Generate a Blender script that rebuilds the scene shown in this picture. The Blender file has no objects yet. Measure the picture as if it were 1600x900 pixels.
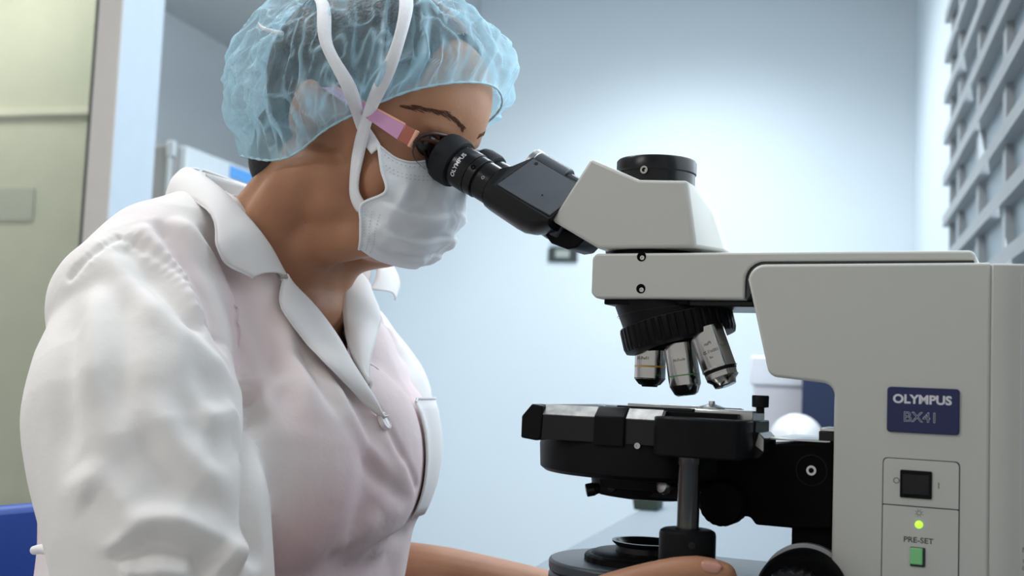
import bpy, bmesh, math, random
import numpy as np
from mathutils import Vector, Matrix, noise
from mathutils.bvhtree import BVHTree

# ------------------------------------------------------------------ camera, world, lights, exposure
scene = bpy.context.scene
col = scene.collection
FPX, PITCH, ROLL, ZC = 1800.0, 0.080, 0.042, 1.0
cam_data = bpy.data.cameras.new('camera')
cam_data.sensor_width = 36.0
cam_data.lens = 36.0 * FPX / 1600.0
cam_data.clip_start = 0.05
cam_data.dof.use_dof = True
cam_data.dof.focus_distance = 0.90
cam_data.dof.aperture_fstop = 7.5
cam = bpy.data.objects.new('camera', cam_data)
col.objects.link(cam)
CAM_ROT = Matrix.Rotation(math.pi/2 + PITCH, 3, 'X') @ Matrix.Rotation(ROLL, 3, 'Z')
cam.matrix_world = Matrix.Translation((0, 0, ZC)) @ CAM_ROT.to_4x4()
scene.camera = cam

world = bpy.data.worlds.new('World'); scene.world = world
world.use_nodes = True
bg = world.node_tree.nodes['Background']
bg.inputs['Color'].default_value = (1.0, 0.985, 0.965, 1)
bg.inputs['Strength'].default_value = 0.60

vs = scene.view_settings
vs.view_transform = 'Standard'; vs.look = 'None'; vs.gamma = 1.0; vs.use_curve_mapping = False
vs.exposure = 0.0

# room frame: a = to the right along the back wall, b = towards the back wall, from the back right corner
TH = math.radians(15.5)
RU = Vector((math.sin(TH), math.cos(TH), 0)); RV = Vector((math.cos(TH), -math.sin(TH), 0))
RK = Vector((1.532, 4.40, 0))
def room(a, b, z): return RK + RV*a + RU*b + Vector((0, 0, z))

def area_light(name, loc, target, size, sizey, power, color):
    d = bpy.data.lights.new(name, 'AREA'); d.shape = 'RECTANGLE'; d.size = size; d.size_y = sizey
    d.energy = power; d.color = color
    o = bpy.data.objects.new(name, d); col.objects.link(o)
    o.location = loc
    o.rotation_euler = (Vector(target) - Vector(loc)).to_track_quat('-Z', 'Y').to_euler()
    return o
# daylight entering through the louvred window in the right wall
area_light('window_daylight', room(-0.16, -2.9, 1.75), room(-2.2, -2.6, 1.35), 1.9, 1.3, 24, (0.80, 0.91, 1.0))
# fluorescent ceiling fittings
area_light('ceiling_area_light', room(-1.6, -3.6, 2.70), room(-1.6, -3.6, 0), 1.2, 0.6, 26, (0.95, 0.98, 1.0))
area_light('ceiling_area_light', room(-2.2, -5.6, 2.70), room(-2.2, -5.6, 0), 1.2, 0.6, 26, (1.0, 0.97, 0.93))
# downlight washing the back wall
sd = bpy.data.lights.new('downlight', 'SPOT'); sd.energy = 112; sd.color = (0.86, 0.94, 1.0)
sd.spot_size = math.radians(140); sd.spot_blend = 1.0; sd.shadow_soft_size = 0.12
so = bpy.data.objects.new('downlight', sd); col.objects.link(so)
so.location = room(-0.85, -0.85, 2.68)
# added fill lamp brightening the corridor behind the glass partition
area_light('corridor_fill', room(-3.6, -1.5, 2.70), room(-3.6, -1.5, 0), 1.2, 0.3, 25, (0.97, 0.98, 0.93))
# added fill lamp brightening the back wall, without a fitting
area_light('ceiling_area_light', room(-1.0, -1.9, 2.70), room(-1.0, -1.9, 0), 1.2, 0.6, 28, (0.90, 0.95, 1.0))

# ------------------------------------------------------------------ frames shared by microscope and person
YAW = math.radians(25)
O = Vector((0.11055, 0.90275, 0))
EX = Vector((math.cos(YAW), -math.sin(YAW), 0)); EY = Vector((math.sin(YAW), math.cos(YAW), 0))
DESK = 0.795
CAMP = Vector((0, 0, ZC))
def tolocal(P):
    d = P - O
    return Vector((d.dot(EX), d.dot(EY), P.z))
def dirlocal(d): return Vector((d.dot(EX), d.dot(EY), d.z))
def cam_ray(px, py):
    return CAM_ROT @ Vector(((px-800)/FPX, -(py-450)/FPX, -1.0))
CAML = tolocal(CAMP)
def loc(px, py, l):
    """point of the plane at lateral offset l (metres) seen at a pixel, in the bench frame"""
    r = dirlocal(cam_ray(px, py))
    return CAML + r * ((l - CAML.y) / r.y)

# ------------------------------------------------------------------ materials
MATS = {}
def mat(name, color, rough=0.5, metal=0.0, var=0.0, vscale=20.0, bump=0.0, bscale=200.0, spec=0.5, coat=0.0, sss=0.0,
        emit=None, estr=0.0, trans=0.0, alpha=1.0, c2=None, ior=1.45):
    if name in MATS: return MATS[name]
    m = bpy.data.materials.new(name); m.use_nodes = True
    nt = m.node_tree; N = nt.nodes; b = N['Principled BSDF']
    b.inputs['Roughness'].default_value = rough; b.inputs['Metallic'].default_value = metal
    b.inputs['Specular IOR Level'].default_value = spec; b.inputs['Coat Weight'].default_value = coat
    b.inputs['IOR'].default_value = ior
    b.inputs['Transmission Weight'].default_value = trans; b.inputs['Alpha'].default_value = alpha
    if sss:
        b.inputs['Subsurface Weight'].default_value = sss
        b.inputs['Subsurface Radius'].default_value = (0.012, 0.005, 0.003)
        b.inputs['Subsurface Scale'].default_value = 0.6
    tc = N.new('ShaderNodeTexCoord')
    nz = N.new('ShaderNodeTexNoise'); nz.inputs['Scale'].default_value = vscale; nz.inputs['Detail'].default_value = 4
    nt.links.new(tc.outputs['Object'], nz.inputs['Vector'])
    mx = N.new('ShaderNodeMix'); mx.data_type = 'RGBA'
    ca = tuple(color) + (1,)
    cb = (tuple(c2) if c2 else tuple(max(0, c*(1-max(var, .03))) for c in color)) + (1,)
    mx.inputs['A'].default_value = ca; mx.inputs['B'].default_value = cb
    rp = N.new('ShaderNodeValToRGB'); rp.color_ramp.elements[0].position = .35; rp.color_ramp.elements[1].position = .68
    nt.links.new(nz.outputs['Fac'], rp.inputs['Fac'])
    nt.links.new(rp.outputs['Color'], mx.inputs['Factor'])
    nt.links.new(mx.outputs['Result'], b.inputs['Base Color'])
    if bump:
        nb = N.new('ShaderNodeTexNoise'); nb.inputs['Scale'].default_value = bscale; nb.inputs['Detail'].default_value = 3
        nt.links.new(tc.outputs['Object'], nb.inputs['Vector'])
        bp = N.new('ShaderNodeBump'); bp.inputs['Strength'].default_value = bump; bp.inputs['Distance'].default_value = 0.002
        nt.links.new(nb.outputs['Fac'], bp.inputs['Height']); nt.links.new(bp.outputs['Normal'], b.inputs['Normal'])
    if emit:
        b.inputs['Emission Color'].default_value = tuple(emit) + (1,); b.inputs['Emission Strength'].default_value = estr
    MATS[name] = m
    return m

def sheet_mat(name, color, transp, translu, noise_scale=30.0, transp_var=0.2, bump=0.3):
    """thin non-woven sheet: diffuse + translucent fibres, open weave lets some light straight through"""
    m = bpy.data.materials.new(name); m.use_nodes = True
    nt = m.node_tree; N = nt.nodes; N.clear()
    out = N.new('ShaderNodeOutputMaterial')
    df = N.new('ShaderNodeBsdfDiffuse'); tl = N.new('ShaderNodeBsdfTranslucent'); gl = N.new('ShaderNodeBsdfGlossy'); tr = N.new('ShaderNodeBsdfTransparent')
    gl.inputs['Roughness'].default_value = .42
    for n in (df, tl): n.inputs['Color'].default_value = tuple(color) + (1,)
    gl.inputs['Color'].default_value = (.9, .95, 1, 1)
    m1 = N.new('ShaderNodeMixShader'); m1.inputs['Fac'].default_value = translu
    m2 = N.new('ShaderNodeMixShader'); m2.inputs['Fac'].default_value = .06
    m3 = N.new('ShaderNodeMixShader')
    tc = N.new('ShaderNodeTexCoord')
    nz = N.new('ShaderNodeTexNoise'); nz.inputs['Scale'].default_value = noise_scale; nz.inputs['Detail'].default_value = 6; nz.inputs['Roughness'].default_value = .65
    mr = N.new('ShaderNodeMapRange'); mr.inputs['From Min'].default_value = .3; mr.inputs['From Max'].default_value = .7
    mr.inputs['To Min'].default_value = max(0, transp-transp_var); mr.inputs['To Max'].default_value = transp+transp_var
    fb = N.new('ShaderNodeTexNoise'); fb.inputs['Scale'].default_value = 260; fb.inputs['Detail'].default_value = 2
    bp = N.new('ShaderNodeBump'); bp.inputs['Strength'].default_value = bump; bp.inputs['Distance'].default_value = .001
    L = nt.links.new
    L(tc.outputs['Object'], nz.inputs['Vector']); L(nz.outputs['Fac'], mr.inputs['Value']); L(mr.outputs['Result'], m3.inputs['Fac'])
    L(tc.outputs['Object'], fb.inputs['Vector']); L(fb.outputs['Fac'], bp.inputs['Height'])
    for n in (df, tl, gl): L(bp.outputs['Normal'], n.inputs['Normal'])
    at = N.new('ShaderNodeAttribute'); at.attribute_name = 'layer'
    sb = N.new('ShaderNodeMath'); sb.operation = 'SUBTRACT'; sb.use_clamp = True
    L(mr.outputs['Result'], sb.inputs[0]); L(at.outputs['Fac'], sb.inputs[1]); L(sb.outputs[0], m3.inputs['Fac'])
    L(df.outputs[0], m1.inputs[1]); L(tl.outputs[0], m1.inputs[2]); L(m1.outputs[0], m2.inputs[1]); L(gl.outputs[0], m2.inputs[2])
    L(m2.outputs[0], m3.inputs[1]); L(tr.outputs[0], m3.inputs[2]); L(m3.outputs[0], out.inputs['Surface'])
    MATS[name] = m
    return m

mat('enamel', (.52, .517, .478), .38, var=.02, vscale=6, spec=.4)
mat('enamel_side', (.50, .51, .49), .42, var=.02, vscale=6, spec=.4)
mat('black', (.007, .007, .008), .42, var=.2, vscale=40, bump=.05, bscale=900, spec=.10)
mat('black_satin', (.010, .010, .011), .28, var=.2, vscale=30, spec=.28)
mat('black_matte', (.004, .004, .0045), .6, var=.2, vscale=30, spec=.03)
mat('grey_black', (.055, .06, .072), .40, var=.15, vscale=50, bump=.06, bscale=1200)
mat('rubber', (.012, .013, .015), .65, var=.2, spec=.3, bump=.1, bscale=600)
mat('chrome', (.46, .45, .43), .13, 1.0, var=.1, vscale=40)
mat('steel', (.55, .55, .54), .30, 1.0, var=.15, vscale=60)
mat('worn_silver_glint', (.50, .50, .48), .42, .5, c2=(.30, .30, .30), vscale=110)
mat('dark_shaft', (.11, .105, .10), .22, .9, var=.3, vscale=30)
mat('base_top', (.055, .068, .08), .38, var=.1, vscale=30)
mat('badge_blue', (.008, .013, .080), .35, var=.1)
mat('print_silver', (.62, .62, .66), .4, .2)
mat('print_grey', (.10, .10, .10), .6)
mat('print_dark', (.05, .05, .055), .6)
mat('print_green', (.07, .16, .03), .5)
mat('band_yellow', (.62, .38, .06), .4)
mat('band_green', (.05, .25, .06), .4)
mat('seam_dark', (.04, .04, .045), .7)
mat('led_green', (.35, .75, .05), .3, emit=(.45, 1.0, .05), estr=1.2)
mat('led_lens', (.75, .78, .68), .2)
mat('button_green', (.16, .42, .18), .4, emit=(.2, .6, .2), estr=.12)
mat('glass_lens', (.95, .97, 1), .03, trans=1.0)
mat('dark_glass', (.01, .012, .02), .05, coat=1)
mat('desk_top', (.19, .23, .265), .55, var=.04, vscale=4)
mat('desk_edge', (.30, .33, .35), .5)
mat('metal_grey', (.25, .26, .27), .45, .4)
mat('wall_paint', (.66, .735, .785), .7, var=.03, vscale=2, bump=.02, bscale=80)
mat('wall_grey', (.57, .595, .615), .75, var=.03, vscale=2)
mat('ceiling_paint', (.50, .54, .57), .8, var=.03, vscale=2)
mat('floor_tile', (.45, .46, .46), .4, var=.08, vscale=2)
mat('frame_beige', (.46, .425, .395), .5, var=.03)
mat('frame_white', (.44, .515, .58), .5, var=.02)
mat('gasket', (.03, .035, .035), .6)
mat('corridor', (.45, .46, .39), .8, c2=(.39, .415, .36), vscale=1.2)
mat('reflection_pale', (.56, .56, .49), .6)
mat('pane', (.90, .91, .82), .008, trans=.92, var=.02, spec=.5)
mat('lattice', (.36, .385, .40), .5, var=.08, vscale=6)
mat('louvre', (.22, .28, .32), .3, var=.06, vscale=3)
mat('cabinet_white', (.66, .72, .76), .4, var=.02)
mat('cabinet_shaded', (.40, .41, .41), .5, var=.03)  # shaded copy of the cabinet white; the window-lit door keeps the bright one
mat('label_blue', (.10, .36, .80), .4)
mat('chair_blue', (.004, .050, .30), .42, var=.05, vscale=8, bump=.04, bscale=300)
mat('box_white', (.66, .66, .70), .5, var=.02)
mat('box_lid', (.78, .80, .86), .5, var=.02)
mat('navy', (.012, .025, .075), .45, var=.1)
mat('dome_white', (.78, .78, .79), .18, var=.01, coat=.4)
mat('leaf_dark', (.035, .055, .04), .6, var=.3)
mat('skin', (.40, .20, .112), .48, c2=(.33, .150, .085), vscale=22, bump=.10, bscale=350, sss=.18, spec=.35)
mat('nail', (.52, .25, .19), .28, var=.05, sss=.1)
mat('hair', (.012, .010, .009), .5, var=.4, vscale=120, bump=.5, bscale=250)
mat('brow', (.11, .055, .038), .9, spec=.05)
mat('eye_dark', (.02, .014, .012), .15)
mat('coat_white', (.80, .775, .765), .85, var=.02, vscale=9, bump=.10, bscale=900, spec=.15)
mat('stitch', (.70, .68, .69), .85)
mat('mask_white', (.80, .82, .84), .85, var=.02, bump=.12, bscale=600, spec=.2)
mat('stitch_grey', (.50, .52, .55), .8)
mat('tie_white', (.80, .80, .82), .85, var=.04, vscale=200, bump=.2, bscale=900, spec=.2)
mat('temple_pink', (.60, .30, .50), .3, var=.04, vscale=60)
mat('copper', (.42, .13, .09), .28, .35, var=.1)
mat('copper_edge', (.80, .42, .30), .3, .4)
mat('frame_brown', (.05, .022, .018), .3)
mat('trouser', (.10, .12, .18), .8, var=.05)
mat('shoe_white', (.7, .7, .7), .5)
mat('button_pearl', (.80, .77, .77), .22, var=.06, vscale=90, coat=.4)
mat('ink_blue', (.03, .12, .42), .6)
mat('plate_dark', (.03, .04, .04), .5)
mat('plate_grey', (.32, .35, .32), .5)
mat('shirt_pink', (.75, .40, .45), .8, var=.05)
sheet_mat('cap_sheet', (.50, .76, .88), .85, .30, 40, .09, .5)
mat('cap_edge', (.42, .62, .70), .8)

# the coat: white cotton, thin enough that the pink shirt below tints the single layers
def coat_mat():
    m = bpy.data.materials.new('coat_cotton'); m.use_nodes = True
    nt = m.node_tree; N = nt.nodes; b = N['Principled BSDF']; L = nt.links.new
    b.inputs['Roughness'].default_value = .85; b.inputs['Specular IOR Level'].default_value = .12
    b.inputs['Sheen Weight'].default_value = .15
    at = N.new('ShaderNodeAttribute'); at.attribute_name = 'tint'
    tc = N.new('ShaderNodeTexCoord'); nz = N.new('ShaderNodeTexNoise'); nz.inputs['Scale'].default_value = 7
    ml = N.new('ShaderNodeMath'); ml.operation = 'MULTIPLY'
    mr = N.new('ShaderNodeMapRange'); mr.inputs['From Min'].default_value = .15; mr.inputs['From Max'].default_value = .62
    L(tc.outputs['Object'], nz.inputs['Vector']); L(nz.outputs['Fac'], mr.inputs['Value'])
    L(at.outputs['Fac'], ml.inputs[0]); L(mr.outputs['Result'], ml.inputs[1])
    mx = N.new('ShaderNodeMix'); mx.data_type = 'RGBA'
    mx.inputs['A'].default_value = (.80, .770, .745, 1); mx.inputs['B'].default_value = (.80, .63, .645, 1)
    L(ml.outputs[0], mx.inputs['Factor']); L(mx.outputs['Result'], b.inputs['Base Color'])
    # weave + fine crumple relief
    wv = N.new('ShaderNodeTexNoise'); wv.inputs['Scale'].default_value = 55; wv.inputs['Detail'].default_value = 5
    L(tc.outputs['Object'], wv.inputs['Vector'])
    bp = N.new('ShaderNodeBump'); bp.inputs['Strength'].default_value = .30; bp.inputs['Distance'].default_value = .003
    L(wv.outputs['Fac'], bp.inputs['Height']); L(bp.outputs['Normal'], b.inputs['Normal'])
    MATS['coat_cotton'] = m
coat_mat()

# ------------------------------------------------------------------ geometry helpers
class G:
    def __init__(s): s.v = []; s.f = []
    def add(s, v, f):
        o = len(s.v); s.v += [tuple(p) for p in v]; s.f += [tuple(i+o for i in q) for q in f]; return s
    def join(s, g): return s.add(g.v, g.f)
    def box(s, x0, x1, y0, y1, z0, z1):
        v = [(x, y, z) for z in (z0, z1) for y in (y0, y1) for x in (x0, x1)]
        return s.add(v, [(0,2,3,1), (4,5,7,6), (0,1,5,4), (2,6,7,3), (0,4,6,2), (1,3,7,5)])
    def prism(s, poly, y0, y1):            # polygon in x,z extruded along y
        n = len(poly)
        v = [(x, y0, z) for x, z in poly] + [(x, y1, z) for x, z in poly]
        return s.add(v, [tuple(range(n)), tuple(range(2*n-1, n-1, -1))] + [(i, i+n, (i+1) % n+n, (i+1) % n) for i in range(n)])
    def plan(s, poly, z0, z1):             # polygon in x,y extruded along z
        n = len(poly)
        v = [(x, y, z0) for x, y in poly] + [(x, y, z1) for x, y in poly]
        return s.add(v, [tuple(range(n-1, -1, -1)), tuple(range(n, 2*n))] + [(i, (i+1) % n, (i+1) % n+n, i+n) for i in range(n)])
    def lathe(s, prof, org=(0,0,0), axis=(0,0,1), n=48, cap=True, rfun=None):
        org = Vector(org); ax = Vector(axis).normalized()
        t = Vector((0,1,0)) if abs(ax.y) < .9 else Vector((1,0,0))
        e1 = ax.cross(t).normalized(); e2 = ax.cross(e1)
        v = []; f = []
        for k, (r, h) in enumerate(prof):
            for i in range(n):
                a = 2*math.pi*i/n
                rr = r if rfun is None else rfun(r, h, a)
                v.append(org + ax*h + e1*(rr*math.cos(a)) + e2*(rr*math.sin(a)))
        for k in range(len(prof)-1):
            for i in range(n):
                j = (i+1) % n
                f.append((k*n+i, k*n+j, (k+1)*n+j, (k+1)*n+i))
        if cap:
            f.append(tuple(range(n-1, -1, -1))); f.append(tuple(range((len(prof)-1)*n, len(prof)*n)))
        return s.add(v, f)
    def cyl(s, p, q, r, n=32, r2=None):
        p = Vector(p); q = Vector(q)
        return s.lathe([(r, 0), (r if r2 is None else r2, (q-p).length)], p, q-p, n)
    def tube(s, pts, rad, n=12, sub=0, closed=False, flat=None):
        pts = [Vector(p) for p in pts]
        if not hasattr(rad, '__len__'): rad = [rad]*len(pts)
        if sub:
            pts, rad = spline(pts, rad, sub)
        m = len(pts); v = []; f = []; up = None
        for k in range(m):
            if closed: t = pts[(k+1) % m] - pts[k-1]
            else: t = pts[min(k+1, m-1)] - pts[max(k-1, 0)]
            t.normalize()
            if up is None:
                up = Vector((0,0,1)) if abs(t.z) < .8 else Vector((0,1,0))
            e1 = (up - t*up.dot(t)).normalized(); e2 = t.cross(e1); up = e1
            for i in range(n):
                a = 2*math.pi*i/n
                v.append(pts[k] + e1*(rad[k]*math.cos(a)) + e2*(rad[k]*math.sin(a)))
        for k in range(m if closed else m-1):
            for i in range(n):
                j = (i+1) % n; k2 = (k+1) % m
                f.append((k*n+i, k*n+j, k2*n+j, k2*n+i))
        if not closed: f += [tuple(range(n-1, -1, -1)), tuple(range((m-1)*n, m*n))]
        return s.add(v, f)
    def capsule(s, pts, rad, n=20, sub=6):     # tapered limb with round ends
        pts, rad = spline([Vector(p) for p in pts], list(rad), sub)
        P = []; R = []
        d0 = (pts[0]-pts[1]).normalized(); d1 = (pts[-1]-pts[-2]).normalized()
        for a in (85, 60, 35, 15): P.append(pts[0] + d0*rad[0]*math.sin(math.radians(a))); R.append(rad[0]*math.cos(math.radians(a)))
        P += pts; R += rad
        for a in (15, 35, 60, 85): P.append(pts[-1] + d1*rad[-1]*math.sin(math.radians(a))); R.append(rad[-1]*math.cos(math.radians(a)))
        return s.tube(P, R, n)
    def ell(s, c, r, rot=None, n=24, m=14):
        c = Vector(c); v = []; f = []
        for k in range(1, m):
            th = math.pi*k/m
            for i in range(n):
                a = 2*math.pi*i/n
                p = Vector((r[0]*math.sin(th)*math.cos(a), r[1]*math.sin(th)*math.sin(a), r[2]*math.cos(th)))
                if rot: p = rot @ p
                v.append(c+p)
        for q in (Vector((0,0,r[2])), Vector((0,0,-r[2]))): v.append(c + (rot @ q if rot else q))
        for k in range(m-2):
            for i in range(n):
                j = (i+1) % n
                f.append((k*n+i, (k+1)*n+i, (k+1)*n+j, k*n+j))
        t = (m-1)*n
        for i in range(n):
            j = (i+1) % n
            f.append((t, i, j)); f.append((t+1, (m-2)*n+j, (m-2)*n+i))
        return s.add(v, f)
    def rings(s, rings, closed=True, cap=True):
        n = len(rings[0]); v = [p for r in rings for p in r]; f = []
        for k in range(len(rings)-1):
            for i in range(n if closed else n-1):
                j = (i+1) % n
                f.append((k*n+i, k*n+j, (k+1)*n+j, (k+1)*n+i))
        if closed and cap: f += [tuple(range(n-1, -1, -1)), tuple(range((len(rings)-1)*n, len(rings)*n))]
        return s.add(v, f)
    def xf(s, fn): s.v = [tuple(fn(Vector(p))) for p in s.v]; return s

def spline(pts, rad, sub):
    P = []; R = []; m = len(pts)
    for k in range(m-1):
        p0, p1, p2, p3 = pts[max(k-1,0)], pts[k], pts[k+1], pts[min(k+2,m-1)]
        for j in range(sub):
            t = j/sub
            P.append(.5*((2*p1) + (p2-p0)*t + (2*p0-5*p1+4*p2-p3)*t*t + (3*p1-p0-3*p2+p3)*t**3))
            R.append(rad[k]*(1-t) + rad[k+1]*t)
    P.append(pts[-1]); R.append(rad[-1])
    return P, R
def crom(vals, t):
    """Catmull-Rom through a list at parameter t in [0, len-1]"""
    k = min(int(t), len(vals)-2); u = t-k
    p0, p1, p2, p3 = vals[max(k-1,0)], vals[k], vals[k+1], vals[min(k+2,len(vals)-1)]
    return .5*((2*p1) + (p2-p0)*u + (2*p0-5*p1+4*p2-p3)*u*u + (3*p1-p0-3*p2+p3)*u**3)

def finish(o, me, m, parent, bevel, seg, smooth):
    if m is not None: me.materials.append(MATS[m])
    if smooth:
        me.shade_smooth()
        if smooth < 170: me.set_sharp_from_angle(angle=math.radians(smooth))
    o.parent = parent
    if bevel:
        b = o.modifiers.new('bevel', 'BEVEL'); b.width = bevel; b.segments = seg; b.limit_method = 'ANGLE'; b.angle_limit = math.radians(32)
        b.harden_normals = False
        if not smooth: me.shade_smooth(); me.set_sharp_from_angle(angle=math.radians(50))
    return o
def obj(name, g, m, parent=None, bevel=0, seg=2, smooth=40, label=None, fix=True):
    me = bpy.data.meshes.new(name)
    me.from_pydata([tuple(p) for p in g.v], [], [tuple(q) for q in g.f])
    if fix:
        bm = bmesh.new(); bm.from_mesh(me); bmesh.ops.recalc_face_normals(bm, faces=bm.faces); bm.to_mesh(me); bm.free()
    me.update()
    o = bpy.data.objects.new(name, me); col.objects.link(o)
    finish(o, me, m, parent, bevel, seg, smooth)
    if label: o['label'] = label
    return o
def empty(name, loc_, rz=0):
    o = bpy.data.objects.new(name, None); col.objects.link(o); o.empty_display_size = .05
    o.location = loc_; o.rotation_euler = (0, 0, rz); return o
def tag(o, label, cat, group=None):
    o['label'] = label; o['category'] = cat
    if group: o['group'] = group
    return o
def struct(o): o['kind'] = 'structure'; return o

def text_geo(s, size, align='CENTER', extrude=0.0, outline=0.0, font_scale_x=1.0, bold=0.0):
    c = bpy.data.curves.new('text', 'FONT'); c.body = s; c.size = size; c.align_x = align; c.align_y = 'CENTER'
    c.extrude = extrude; c.offset = bold; c.resolution_u = 4
    if outline: c.fill_mode = 'NONE'; c.bevel_depth = outline; c.bevel_resolution = 0
    o = bpy.data.objects.new('text', c); col.objects.link(o)
    dg = bpy.context.evaluated_depsgraph_get()
    me = bpy.data.meshes.new_from_object(o.evaluated_get(dg))
    g = G().add([(v.co.x*font_scale_x, v.co.y, v.co.z) for v in me.vertices], [tuple(p.vertices) for p in me.polygons])
    bpy.data.objects.remove(o); bpy.data.curves.remove(c); bpy.data.meshes.remove(me)
    return g

def bake(g, voxel, smooth_iter, smooth_fac=.5):
    """union of closed shapes as one continuous surface"""
    me = bpy.data.meshes.new('tmp'); me.from_pydata(g.v, [], g.f)
    bm = bmesh.new(); bm.from_mesh(me); bmesh.ops.recalc_face_normals(bm, faces=bm.faces); bm.to_mesh(me); bm.free()
    o = bpy.data.objects.new('tmp', me); col.objects.link(o)
    r = o.modifiers.new('r', 'REMESH'); r.mode = 'VOXEL'; r.voxel_size = voxel
    if smooth_iter:
        s = o.modifiers.new('s', 'SMOOTH'); s.factor = smooth_fac; s.iterations = smooth_iter
    dg = bpy.context.evaluated_depsgraph_get()
    out = bpy.data.meshes.new_from_object(o.evaluated_get(dg))
    bpy.data.objects.remove(o); bpy.data.meshes.remove(me)
    return out
def co(me):
    a = np.empty(len(me.vertices)*3); me.vertices.foreach_get('co', a); return a.reshape(-1, 3)
def nor(me):
    a = np.empty(len(me.vertices)*3); me.vertices.foreach_get('normal', a); return a.reshape(-1, 3)
def setco(me, a): me.vertices.foreach_set('co', np.ascontiguousarray(a).ravel()); me.update()
def poly_dist(V, pts):
    """distance of every vertex to a polyline and the parameter along it 0..1"""
    pts = np.array([tuple(p) for p in pts]); best = np.full(len(V), 1e9); par = np.zeros(len(V))
    seg = np.linalg.norm(np.diff(pts, axis=0), axis=1); tot = seg.sum(); acc = 0
    for i in range(len(pts)-1):
        d = pts[i+1]-pts[i]; L2 = d@d
        t = np.clip(((V-pts[i])@d)/L2, 0, 1)
        dist = np.linalg.norm(V-(pts[i]+t[:, None]*d), axis=1)
        m = dist < best
        best[m] = dist[m]; par[m] = (acc + t[m]*seg[i])/tot
        acc += seg[i]
    return best, par

# ------------------------------------------------------------------ the room
def rbox(name, a0, a1, b0, b1, z0, z1, m, parent=None, bevel=0):
    g = G().box(a0, a1, b0, b1, z0, z1).xf(lambda p: room(p.x, p.y, p.z))
    return obj(name, g, m, parent, bevel, smooth=0)
struct(rbox('floor', -6, .1, -7.5, .1, -.05, 0, 'floor_tile'))
struct(rbox('wall_back', -2.78, .1, 0, .1, 0, 2.80, 'wall_paint'))
struct(rbox('wall_right', 0, .1, -4.4, 0, 0, 2.80, 'wall_paint'))
struct(rbox('wall_left', -2.78, -2.68, -1.25, 0, 0, 2.80, 'wall_grey'))
struct(rbox('ceiling', -6, .1, -7.5, .1, 2.80, 2.86, 'ceiling_paint'))
struct(rbox('trim_1', -2.68, -1.78, -2.04, 0, 2.30, 2.80, 'wall_grey'))          # lowered ceiling over the recess
struct(rbox('trim_2', -2.076, -2.009, -2.2175, -2.2125, 0, 2.80, 'frame_beige'))   # beige face of the partition post
struct(rbox('trim_3', -2.076, -2.009, -2.2125, -2.035, 0, 2.80, 'frame_white'))   # post end, the window's bluish light put into its colour
struct(rbox('wall_corridor', -6, -2.79, -.95, -.85, 0, 2.80, 'corridor'))
reflection = struct(rbox('reflection_strip', -6, -2.79, -.97, -.95, 1.932, 1.960, 'reflection_pale'))  # pale strip added to imitate a reflection in the glass
rbox('corridor_patch', -3.60, -3.22, -.958, -.95, 1.53, 1.65, 'plate_grey', reflection)  # darker patch on the corridor wall
door = struct(rbox('door_1', -4.2, -4.1, -2.20, -2.06, 0, 2.80, 'frame_beige'))
rbox('pane', -4.1, -2.081, -2.135, -2.127, .02, 2.78, 'pane', door)
rbox('gasket', -2.084, -2.076, -2.2185, -2.12, 0, 2.80, 'gasket', door)

PANES = {}
# louvred window of the right wall: posts, cross bars and one glass louvre per opening
win = struct(rbox('window_1', -.006, -.001, -4.2, -1.72, .55, 2.72, 'gasket'))
posts = [-1.74, -1.92, -2.275, -2.63, -2.985, -3.34, -3.695, -4.05]
for k, b in enumerate(posts):
    w = .012 if k == 0 else .03
    rbox('post', -.030, -.012, b-w, b+w*.3, .55, 2.72, 'lattice', win)
for k in range(21):
    z = .60 + k*.102
    rbox('crossbar', -.040, -.012, -4.2, -1.68, z, z+.026, 'lattice', win)
pane_mesh = None
for k in range(20):
    z = .60 + k*.102
    for b0, b1 in zip(posts[:-1], posts[1:]):
        key = round(b0-b1, 3)
        g = G().add([(-.007, 0, 0), (-.007, -(b0-b1), 0), (-.016, -(b0-b1), .102), (-.016, 0, .102), (-.011, 0, 0), (-.011, -(b0-b1), 0), (-.020, -(b0-b1), .102), (-.020, 0, .102)],
                    [(0,1,2,3), (7,6,5,4), (0,4,5,1), (1,5,6,2), (2,6,7,3), (3,7,4,0)])
        if key not in PANES:
            o = obj('pane', g.xf(lambda p: RV*p.x + RU*p.y + Vector((0, 0, p.z))), 'louvre', win, smooth=0)
            PANES[key] = o.data
        else:
            o = bpy.data.objects.new('pane', PANES[key]); col.objects.link(o); o.parent = win
        o.location = room(0, b0, z)
# wall socket
sk = empty('wall_socket', room(-1.375, 0, 1.47))
sk.rotation_euler = (0, 0, -TH)
tag(sk, 'small dark rectangular switch plate on the pale back wall', 'socket')
obj('plate', G().box(-.062, .062, -.012, 0, .03, .088), 'plate_dark', sk, .003)
obj('rocker', G().box(-.030, .030, -.018, -.012, .045, .078), 'plate_grey', sk, .002)
obj('socket_lid', G().box(-.055, .055, -.010, 0, .092, .12), 'frame_white', sk, .003)

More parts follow.
